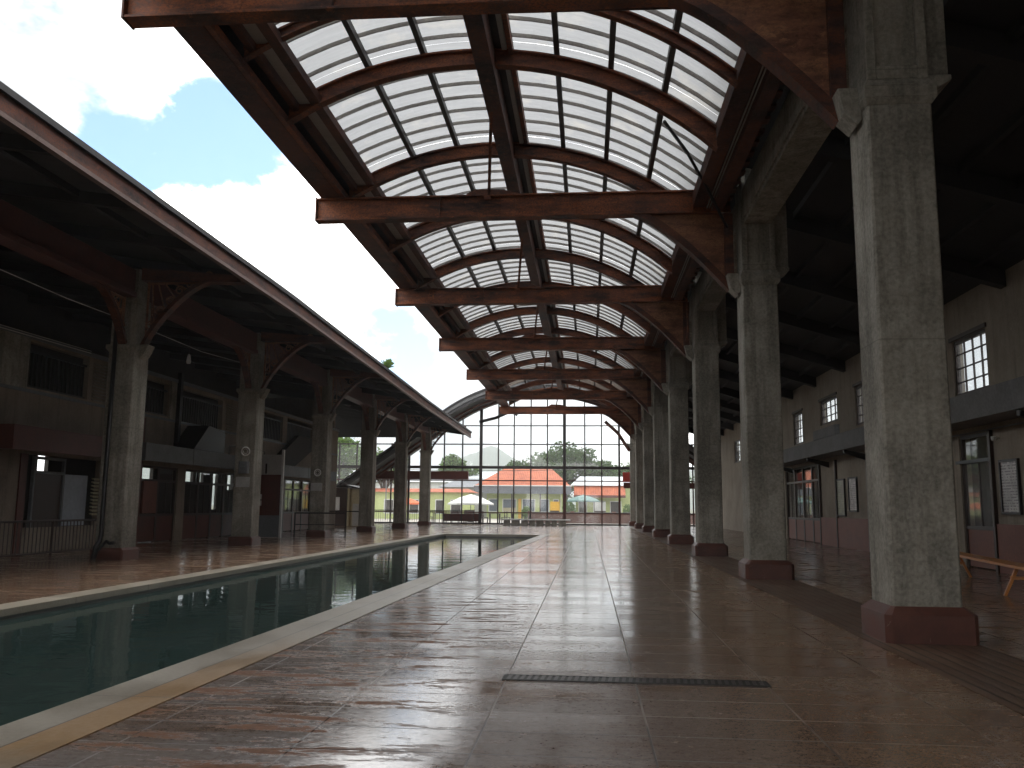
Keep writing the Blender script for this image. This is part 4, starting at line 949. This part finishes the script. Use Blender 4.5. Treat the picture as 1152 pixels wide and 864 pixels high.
for a, c in zip(MX, MX[1:]):
    n = 6; xs3 = [a + (c - a) * i / n for i in range(n + 1)]; b = MB()
    tz = [min(topz(x), 5.8 if (a < -11.9 or c > 6) else 99) for x in xs3]
    b.add([(x, 62.47, .06) for x in xs3] + [(x, 62.47, z) for x, z in zip(xs3, tz)], [(i, i + 1, n + 2 + i, n + 1 + i) for i in range(n)])
    b.build('pane', 'glass', gw)
# solid lower panels in left bays
for a, c in zip(MX, MX[1:]):
    if -10.5 < a < -9.0:
        b = MB(); b.box(a + .05, c - .05, 62.43, 62.46, .2, .75); b.build('kick_panel', 'redmullion', gw)
# right closing wall beyond the side hall
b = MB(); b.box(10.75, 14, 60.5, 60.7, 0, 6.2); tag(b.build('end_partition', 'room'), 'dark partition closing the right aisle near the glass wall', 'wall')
g = empty('yellow_stall', (10.2, 61.6, 0), 'yellow topped stall glimpsed between the second and third right columns', 'stall')
b = MB(); b.box(9.2, 11.2, 61.5, 61.9, .92, 2.5); b.build('panel', 'yellow', g)
b = MB(); b.box(9.2, 11.2, 61.45, 61.95, 0.01, .92); b.build('counter', 'iron', g)
b = MB(); b.lathe([(.001, .92), (.09, .93), (.09, 1.2), (.04, 1.28), (.04, 1.36), (.001, 1.37)], (9.95, 61.3, 0), 10); 
b.box(9.8, 10.1, 61.2, 61.45, .88, .921); b.build('jar', 'white', g)
b = MB(); b.box(-15.6, -8.55, 61.7, 62.05, 3.22, 3.75); b.box(-15.6, -8.55, 61.6, 62.1, 3.16, 3.22)
tag(b.build('fascia_box', 'redpaint'), 'dark red horizontal box beam hung before the far glass wall on the left', 'beam')
b = MB(); b.box(2.5, 8.0, 61.7, 62.05, 2.62, 3.02); tag(b.build('fascia_box', 'redpaint'), 'dark red horizontal beam at the glass wall behind the far right columns', 'beam')
# red ornament sign at right
b = MB(); b.box(2.45, 3.4, 61.9, 61.96, 3.05, 3.75); tag(b.build('sign_board', simple('bright_red_paint', (.5, .05, .035), None, 3, .5)), 'small bright red board above the dark red beam, far right', 'sign')
# broken roof debris at far end of the canopy
b = MB(); b.prism([(-6.4, 9.0), (-5.2, 7.45), (-5.0, 7.5), (-6.1, 9.1)], 'Y', 56.5, 56.7); b.prism([(-5.4, 7.8), (-4.7, 7.2), (-4.6, 7.4), (-5.2, 7.95)], 'Y', 56.9, 57.1)
tag(b.build('roof_strut', 'darkwood'), 'crooked dark strut hanging under the end vault, left of centre', 'strut')
b = MB(); b.tube([(-7.8, 61.8, 7.3), (-6.6, 61.8, 7.6), (-5.6, 61.5, 8.0), (-5.0, 61, 8.2)], .11, 6)
tag(b.build('curved_strut', 'darkwood'), 'curved dark strut across the top left of the glass wall', 'strut')
b = MB(); b.tube([(1.2, 60.4, 7.2), (2.1, 60.6, 6.4), (2.9, 61.0, 5.2)], .12, 6); tag(b.build('curved_strut', 'rust_dark'), 'dark diagonal strut at the top right of the glass wall', 'strut')

# stone bench in front of glass wall
g = empty('stone_bench', (-3.5, 59, 0), 'long grey stone bench with rough block legs before the glass wall', 'bench')
b = MB(); b.box(-5.85, -1.2, 58.6, 59.3, .36, .45); b.build('slab', 'offwhite', g, .01)
random.seed(11)
x = -5.7
while x < -1.5:
    w = random.uniform(.35, .6); b = MB(); b.frust((x, x + w, 58.68, 59.22), (x + .03, x + w - .03, 58.7, 59.2), 0, .36); b.build('leg', 'stone', g, .02); x += w + random.uniform(.02, .12)

# ------------------------------------------------------------------ outside
def slope_house(name, label, x0, x1, y0, y1, ze, zr, rx0, rx1, wallm, roofm, over=.6, tier=None):
    g = empty(name, ((x0 + x1) / 2, (y0 + y1) / 2, 0), label, 'building')
    ym = (y0 + y1) / 2
    b = MB(); b.box(x0 + over, x1 - over, y0 + over, y1 - over, -.05, ze); b.build('wall', wallm, g)
    b = MB(); e = [(x0, y0, ze), (x1, y0, ze), (x1, y1, ze), (x0, y1, ze)]; r = [(rx0, ym, zr), (rx1, ym, zr)]
    b.add(e + r, [(0, 1, 5, 4), (1, 2, 5), (2, 3, 4, 5), (3, 0, 4), (3, 2, 1, 0)]); b.build('roof', roofm, g)
    return g, ym
h, ym = slope_house('tile_roofed_house', 'house with a hipped orange tile roof and lime walls beyond the glass wall', -11.6, -2.1, 92, 102, 3.75, 5.45, -9.4, -4.0, 'lime', 'tile', .8)
b = MB(); b.frust((-12.0, -1.7, 91.2, 103), (-11.4, -2.3, 92.2, 101.8), 3.45, 3.80); b.build('lower_roof', 'tile', h)
b = MB(); b.box(-12.0, -1.75, 91.25, 91.4, 2.62, 3.44); b.box(-12.0, -1.75, 91.4, 92.5, 3.38, 3.44); b.build('fascia', 'greyroof', h)
def hwin(par, x0, x1, y, z0, z1, fm='white', pm='greywin', t=.08):
    b = MB(); b.box(x0, x1, y - .05, y - .001, z0, z0 + t); b.box(x0, x1, y - .05, y - .001, z1 - t, z1); b.box(x0, x0 + t, y - .05, y - .001, z0 + t, z1 - t); b.box(x1 - t, x1, y - .05, y - .001, z0 + t, z1 - t)
    o = b.build('window', fm, par); b = MB(); b.box(x0 + t, x1 - t, y - .02, y - .005, z0 + t, z1 - t); b.build('pane', pm, o)
for x0, x1 in ((-10.6, -9.6), (-9.1, -7.6), (-7.0, -5.6), (-5.1, -4.1), (-3.7, -3.1)): hwin(h, x0, x1, 92.8, .7, 2.1)
h, ym = slope_house('long_low_building', 'long low white roofed building with an orange awning, right of the tiled house', -2.0, 9.5, 100, 114, 3.75, 5.0, -1.0, 9.0, 'lime', 'metalroof', .6)
b = MB(); b.prism([(100.5, 3.72), (98.6, 2.55), (98.6, 2.62), (100.5, 3.82)], 'X', -1.6, 4.2); b.build('awning', 'tile', h)
b = MB(); b.box(-1.6, 4.2, 98.5, 98.6, 2.35, 2.62); b.build('awning_edge', 'redpaint', h)
for x0, x1 in ((-1.1, -.1), (.6, 2.0), (2.5, 3.8), (5, 6.5)): hwin(h, x0, x1, 100.6, .6, 2.0, 'white', 'room')
h, ym = slope_house('orange_roofed_stall', 'low stall with an orange roof beyond the glass wall on the left', -22.5, -11.2, 84, 90, 2.6, 3.0, -22, -12, 'lime', 'tile', .5)
for x0, x1 in ((-14.9, -14.0), (-13.4, -12.3), (-17.5, -16.5), (-20, -19)): hwin(h, x0, x1, 84.5, .5, 1.9, 'white', 'room')
h, ym = slope_house('grey_roofed_house', 'house with a grey gabled sheet roof behind the white parasol', -16.2, -9.9, 93, 100, 3.3, 4.35, -14.2, -10.8, 'offwhite', 'greyroof', .5)
h, ym = slope_house('white_shed', 'pale white shed far behind between the left columns', -34, -18, 110, 125, 4.3, 6.0, -32, -20, 'white', 'metalroof', .5)
h, ym = slope_house('pale_warehouse', 'pale sheet roofed warehouse behind the orange roofs', -17, -8, 118, 130, 4.9, 6.2, -16, -9, 'white', 'metalroof', .4)
hs_ = bpy.data.objects['tile_roofed_house']
b = MB(); b.box(-12.0, -1.7, 91.1, 91.2, 3.40, 3.50); b.build('gutter', 'white', hs_)
b = MB(); b.box(-2.9, -2.85, 92.6, 92.7, 0, 3.4); b.build('downpipe', 'white', hs_)
for x in (-11.2, -8.0, -5.0, -2.2): b = MB(); b.box(x - .07, x + .07, 91.5, 91.64, 0, 2.62); b.build('porch_post', 'brownwood', hs_)
b = MB(); b.box(-7.4, -7.1, 92.7, 92.79, 0, 2.1); b.box(-3.05, -2.98, 92.7, 92.79, 0, 1.9); b.build('door', 'yellow', hs_)
b = MB(); b.box(-9.0, -7.7, 92.62, 92.70, .75, 1.15); b.build('planter_box', 'cream', hs_)
b = MB(); b.tube([(-30, 89, 5.2), (-12, 89.5, 4.9), (6, 90, 5.2), (20, 90, 5.6)], .025, 5); tag(b.build('overhead_wire', 'iron'), 'thin black overhead wire sagging across the street', 'wire')
for i, (x, y, w_, c_, l_) in enumerate([(-10.6, 78, .9, 'lime', 'lime green panel stall left of the tiled house door'), (-3.0, 79, .8, 'yellow', 'yellow cart with a dark counter in front of the tiled house'), (1.1, 80, 1.0, 'offwhite', 'white fridge like cabinet under the teal parasol')]):
    g = empty('cart', (x, y, 0), l_, 'cart'); b = MB(); b.box(x - w_ / 2, x + w_ / 2, y - .3, y + .3, .35, 1.0); b.build('body', 'brownwood', g)
    b = MB(); b.box(x - w_ / 2, x + w_ / 2, y - .32, y - .301, .95, 1.75); b.build('panel', c_, g)
    for sx in (-1, 1): b = MB(); b.tube([(x + sx * w_ * .35, y - .33, .18), (x + sx * w_ * .35, y - .27, .18)], .18, 12); b.build('wheel', 'iron', g)
# low brick wall on the patio
g = empty('brick_wall', (-2, 70, 0), 'low reddish brown brick wall across the patio beyond the glass', 'wall')
b = MB(); b.box(-4.8, 9.5, 70, 70.25, 0, .82); b.build('wall', 'brick', g)
b = MB(); b.box(-4.85, 9.55, 69.95, 70.3, .82, .88); b.build('coping', 'greycon', g)
for x in (-4.8, -1.4, 1.9, 5.0): b = MB(); b.box(x, x + .3, 69.9, 70.0, 0, .95); b.build('pier', 'brick', g)
# parasols
def parasol(x, y, r, za, ze, mat, label):
    g = empty('parasol', (x, y, 0), label, 'parasol', 'parasols on the patio')
    n = 8; b = MB(); ring = [(x + r * math.cos(2 * PI * k / n + .3), y + r * math.sin(2 * PI * k / n + .3), ze) for k in range(n)]
    ring2 = [(p[0] , p[1] , p[2] - .12) for p in ring]; mid = [(x + (p[0] - x) * .5, y + (p[1] - y) * .5, ze + (za - ze) * .62) for p in ring]
    b.add([(x, y, za)] + mid + ring + ring2, [(0, 1 + k, 1 + (k + 1) % n) for k in range(n)] + [(1 + k, 9 + k, 9 + (k + 1) % n, 1 + (k + 1) % n) for k in range(n)] + [(9 + k, 17 + k, 17 + (k + 1) % n, 9 + (k + 1) % n) for k in range(n)])
    b.build('canopy', mat, g); b = MB(); b.tube([(x, y, 0), (x, y, za + .05)], .03, 8); b.build('pole', 'iron', g)
    b = MB(); b.lathe([(.001, 0), (.28, 0), (.28, .06), (.05, .1), (.001, .1)], (x, y, 0), 12); b.build('base', 'iron', g)
parasol(-9.5, 70.5, 1.9, 2.25, 1.5, 'white', 'white parasol open over the patio tables, left of the orange roof')
parasol(-.4, 76.5, 1.5, 2.35, 1.85, simple('teal_cloth', (.13, .24, .22), None, 2, .8), 'dull teal parasol under the orange awning, right of centre')
parasol(-16.8, 80.5, 1.3, 2.0, 1.5, simple('orange_cloth', (.75, .16, .05), None, 2, .8), 'bright orange parasol beyond the bar fence on the left')
# tables and chairs
def table(x, y, label):
    g = empty('patio_table', (x, y, 0), label, 'table', 'dark tables on the patio')
    b = MB(); b.box(x - .45, x + .45, y - .4, y + .4, .70, .74); b.build('table_top', 'brownwood', g)
    for sx in (-1, 1):
        for sy in (-1, 1): b = MB(); b.box(x + sx * .38 - .03, x + sx * .38 + .03, y + sy * .33 - .03, y + sy * .33 + .03, 0, .70); b.build('leg', 'brownwood', g)
def chair(x, y, s, label):
    g = empty('patio_chair', (x, y, 0), label, 'chair', 'dark chairs on the patio')
    b = MB(); b.box(x - .22, x + .22, y - .22, y + .22, .42, .46); b.build('seat', 'brownwood', g)
    b = MB(); b.box(x + s * .20 - .02, x + s * .20 + .02, y - .22, y + .22, .62, .90); b.box(x + s * .20 - .02, x + s * .20 + .02, y - .22, y - .18, .46, .62); b.box(x + s * .20 - .02, x + s * .20 + .02, y + .18, y + .22, .46, .62); b.build('backrest', 'brownwood', g)
    for sx in (-1, 1):
        for sy in (-1, 1): b = MB(); b.box(x + sx * .19 - .02, x + sx * .19 + .02, y + sy * .19 - .02, y + sy * .19 + .02, 0, .42); b.build('leg', 'brownwood', g)
tabs = [(-11.4, 66.6, 'leftmost'), (-8.9, 66.2, 'second from left'), (-7.2, 67.4, 'third from left'), (-5.4, 66.6, 'rightmost')]
for x, y, w in tabs:
    table(x, y, 'dark square patio table, %s of the row beyond the glass wall' % w)
    chair(x - .75, y, -1, 'dark patio chair left of the %s table' % w); chair(x + .75, y, 1, 'dark patio chair right of the %s table' % w)
# lamp post far
g = empty('lamp_post', (-18.3, 78, 0), 'thin grey lamp post seen between the fourth and fifth left columns', 'lamp post')
b = MB(); b.tube([(-18.3, 78, 0), (-18.3, 78, 5.0)], .05, 8); b.build('pole', 'greycon', g); b = MB(); b.box(-18.8, -18.2, 77.9, 78.1, 5.0, 5.08); b.build('lamp_head', 'greycon', g)

# trees
def tree(x, y, h, r, n, mat, label, seed, squash=.75, trunk=.25, ls=.27, low=.35):
    rnd = random.Random(seed); g = empty('tree', (x, y, 0), label, 'tree', 'trees beyond the glass wall')
    b = MB(); b.tube([(x, y, -.1), (x + .1, y, h * .3), (x - .1, y + .1, h * .55), (x, y, h * .8)], trunk, 8, r2=trunk * .3); 
    clumps = []
    for i in range(26):
        a = rnd.uniform(0, 2 * PI); q = rnd.uniform(.1, .82) * r; zz = h - r * squash * 1.0 + rnd.uniform(-.55, .62) * r * squash * math.sqrt(max(.05, 1 - (q / r) ** 2)) * 1.2
        zz = max(zz, h * low); c = Vector((x + q * math.cos(a), y + q * math.sin(a), zz)); clumps.append((c, rnd.uniform(.24, .42) * r))
        b.tube([(x, y, h * rnd.uniform(.25, .5)), ((x + c.x) / 2, (y + c.y) / 2, c.z - r * .12), tuple(c)], trunk * .35, 5, r2=trunk * .08)
    b.build('trunk', 'bark', g)
    b = MB()
    for i in range(n):
        c, cr = clumps[i % len(clumps)]
        d = Vector((rnd.gauss(0, 1), rnd.gauss(0, 1), rnd.gauss(0, 1))).normalized() * cr * (rnd.random() ** .4); d.z *= .75
        p = c + d; u = Vector((rnd.gauss(0, 1), rnd.gauss(0, 1), rnd.gauss(0, .5))).normalized(); w = u.orthogonal().normalized(); s = ls * rnd.uniform(.5, 1.2)
        w = (w * math.cos(i) + u.cross(w) * math.sin(i)); b.add([p - u * s, p + w * s * .55, p + u * s, p - w * s * .55], [(0, 1, 2, 3)])
    b.build('crown', mat, g)
tree(-3.3, 131, 10.9, 6.0, 14000, 'leaf', 'broad round crowned tree rising behind the white roofed building', 1)
tree(2.6, 134, 9.0, 4.2, 6000, 'leaf', 'lower dark tree right of the broad round crowned tree', 2)
tree(7.4, 138, 8.9, 3.8, 5000, 'leaf2', 'paler tree at the right end, beside the far right columns', 3)
tree(-10.8, 133, 8.3, 3.0, 4000, 'leaf', 'small tree left of the broad round crowned tree', 4)
tree(-14.0, 150, 7.8, 3.6, 2200, 'leaf', 'low dark tree between the pale hill and the tiled house', 5)
tree(-18.4, 122, 8.6, 3.2, 4500, 'leaf2', 'pale green tree just left of the thick glass wall mullion', 6)
tree(12.5, 135, 8.6, 4.2, 2200, 'leaf', 'dark tree farthest right, hidden by the right columns', 8)
tree(-27.5, 92, 9.6, 4.6, 5000, 'leaf2', 'leafy bright tree seen between the third and fourth left columns', 7, ls=.26)
tree(-20.8, 88, 7.0, 2.6, 3000, 'leaf2', 'bright green tree seen between the fourth and fifth left columns', 9, ls=.22)
tree(-25.2, 100, 7.6, 2.4, 2200, 'leaf2', 'small green tree seen between the fifth and sixth left columns', 10, ls=.24)

for i, (x, y, hh_, w_) in enumerate([(-11.9, 86, 1.6, 'at the left corner of the tiled house'), (-6.2, 87, 1.2, 'below the middle windows of the tiled house'), (-1.9, 88, 1.9, 'between the tiled house and the long low building'), (4.2, 90, 1.5, 'before the right end of the orange awning')]):
    rnd = random.Random(50 + i); g = empty('shrub', (x, y, 0), 'round green street shrub ' + w_, 'shrub', 'shrubs along the street')
    b = MB(); b.tube([(x, y, -.02), (x, y, hh_ * .6)], .04, 6); b.build('stem', 'bark', g); b = MB()
    for k in range(700):
        d = Vector((rnd.gauss(0, 1), rnd.gauss(0, 1), rnd.gauss(0, 1))).normalized() * hh_ * .45 * rnd.random() ** .4; p = Vector((x, y, hh_ * .58)) + d * (1 + .25 * math.sin(5 * d.x + i))
        u = Vector((rnd.gauss(0, 1), rnd.gauss(0, 1), rnd.gauss(0, 1))).normalized(); w = u.orthogonal().normalized(); s_ = .10
        b.add([p - u * s_, p + w * s_ * .6, p + u * s_, p - w * s_ * .6], [(0, 1, 2, 3)])
    b.build('foliage', 'leaf2' if i % 2 else 'leaf', g)

# ------------------------------------------------------------------ air
b = MB(); b.box(-1700, 1700, -60, 1980, -3, 125)
m, nt = newmat('haze_air'); pv = nd(nt, 'ShaderNodeVolumePrincipled'); pv.inputs['Color'].default_value = (.93, .96, 1, 1); pv.inputs['Density'].default_value = .0005
pv.inputs['Anisotropy'].default_value = 0
o_ = nd(nt, 'ShaderNodeOutputMaterial'); lk(nt, pv.outputs[0], o_.inputs['Volume']); M['haze'] = m
HAZE = True
if HAZE:
    hz = b.build('haze', 'haze'); tag(hz, 'thin pale haze over the far hills', 'haze', None, 'stuff')

# ------------------------------------------------------------------ camera
f, pi_, ya_, ro, hh = 973.08, .1408, .0881, .009, 1.27
F = Vector((-math.sin(ya_) * math.cos(pi_), math.cos(ya_) * math.cos(pi_), math.sin(pi_)))
R0 = Vector((math.cos(ya_), math.sin(ya_), 0)); U0 = R0.cross(F)
Rr = R0 * math.cos(ro) + U0 * math.sin(ro); Uu = U0 * math.cos(ro) - R0 * math.sin(ro)
cam = bpy.data.cameras.new('camera'); co = bpy.data.objects.new('camera', cam); COL.objects.link(co)
cam.sensor_width = 36; cam.lens = f / 1152 * 36; cam.clip_start = .05; cam.clip_end = 8000
mt = Matrix((Rr, Uu, -F)).transposed().to_4x4(); mt.translation = (0, 0, hh); co.matrix_world = mt
S.camera = co

# ------------------------------------------------------------------ sky and sun
w = bpy.data.worlds.new('World'); S.world = w; w.use_nodes = True; nt = w.node_tree; nt.nodes.clear()
SE, SR = math.radians(58), math.radians(20)
sky = nd(nt, 'ShaderNodeTexSky', sky_type='NISHITA', sun_disc=False, sun_elevation=SE, sun_rotation=SR)
sky.air_density = 1.0; sky.dust_density = 1.0
tc = nd(nt, 'ShaderNodeTexCoord'); dirv = tc.outputs['Generated']
mp = nd(nt, 'ShaderNodeMapping'); mp.inputs['Scale'].default_value = (1, 1, 1.5); mp.inputs['Location'].default_value = (.3, .1, .2); lk(nt, dirv, mp.inputs[0])
n1 = noise(nt, mp.outputs[0], 6.5, 10, .58, .25)
n2 = noise(nt, mp.outputs[0], 2.1, 5, .5)
def raydir(px, py):
    a, b_ = px - 576, py - 432; c, s_ = math.cos(ro), math.sin(ro)
    return (F + Rr * (a / f) - Uu * (b_ / f)).normalized()
def hole(px, py, rad, amp):
    d = nd(nt, 'ShaderNodeVectorMath', operation='DOT_PRODUCT'); lk(nt, dirv, d.inputs[0]); d.inputs[1].default_value = raydir(px, py)
    mr = nd(nt, 'ShaderNodeMapRange', interpolation_type='SMOOTHSTEP'); lk(nt, d.outputs['Value'], mr.inputs[0])
    mr.inputs[1].default_value = math.cos(rad); mr.inputs[2].default_value = math.cos(rad * .35); mr.inputs[3].default_value = 0; mr.inputs[4].default_value = amp
    return mr.outputs[0]
hs = mth(nt, 'ADD', mth(nt, 'ADD', hole(180, 135, .105, .31), hole(255, 155, .085, .31)), mth(nt, 'ADD', hole(300, 188, .05, .25), mth(nt, 'ADD', hole(445, 385, .065, .36), hole(120, 190, .06, .2))))
n3 = noise(nt, mp.outputs[0], 14, 8, .62, .6)
cl = mth(nt, 'SUBTRACT', mth(nt, 'ADD', mth(nt, 'ADD', mth(nt, 'MULTIPLY', n1, 1.5), mth(nt, 'MULTIPLY', n3, .5)), -.30), hs)
mr = nd(nt, 'ShaderNodeMapRange', interpolation_type='SMOOTHSTEP'); lk(nt, cl, mr.inputs[0]); mr.inputs[1].default_value = .33; mr.inputs[2].default_value = .60
cloudc = ramp(nt, mth(nt, 'ADD', mth(nt, 'MULTIPLY', n2, .7), mth(nt, 'MULTIPLY', n1, .3)), [(.43, (6.3, 6.5, 6.9)), (.51, (12, 12.1, 12.3)), (.62, (46, 45.5, 44.5))])
cv = nd(nt, 'ShaderNodeVectorMath', operation='SCALE'); lk(nt, cloudc, cv.inputs[0]); cv.inputs['Scale'].default_value = 1.0
skyc = mix(nt, 1.0, sky.outputs[0], (1.2, 1.48, 1.75), 'MULTIPLY')
mxs = mix(nt, mr.outputs[0], skyc, cloudc)
bg = nd(nt, 'ShaderNodeBackground'); lk(nt, mxs, bg.inputs[0]); bg.inputs[1].default_value = .1
wo = nd(nt, 'ShaderNodeOutputWorld'); lk(nt, bg.outputs[0], wo.inputs[0])
sun = bpy.data.lights.new('sun', 'SUN'); sun.energy = 1.5; sun.angle = math.radians(25); sun.color = (1, .95, .88)
so = bpy.data.objects.new('sun', sun); COL.objects.link(so); so.location = (0, 0, 60)
# sun stands at azimuth SR (from +Y towards +X) and elevation SE
sd = Vector((math.sin(SR) * math.cos(SE), math.cos(SR) * math.cos(SE), math.sin(SE)))
so.rotation_euler = sd.to_track_quat('Z', 'Y').to_euler()
S.view_settings.view_transform = 'Standard'; S.view_settings.look = 'None'; S.view_settings.exposure = 0.62; S.view_settings.gamma = 1
cy = S.cycles
cy.max_bounces = 8; cy.diffuse_bounces = 4; cy.glossy_bounces = 4; cy.transmission_bounces = 4; cy.transparent_max_bounces = 12; cy.volume_bounces = 1
cy.sample_clamp_indirect = 6; cy.use_denoising = True; cy.caustics_reflective = False; cy.caustics_refractive = False
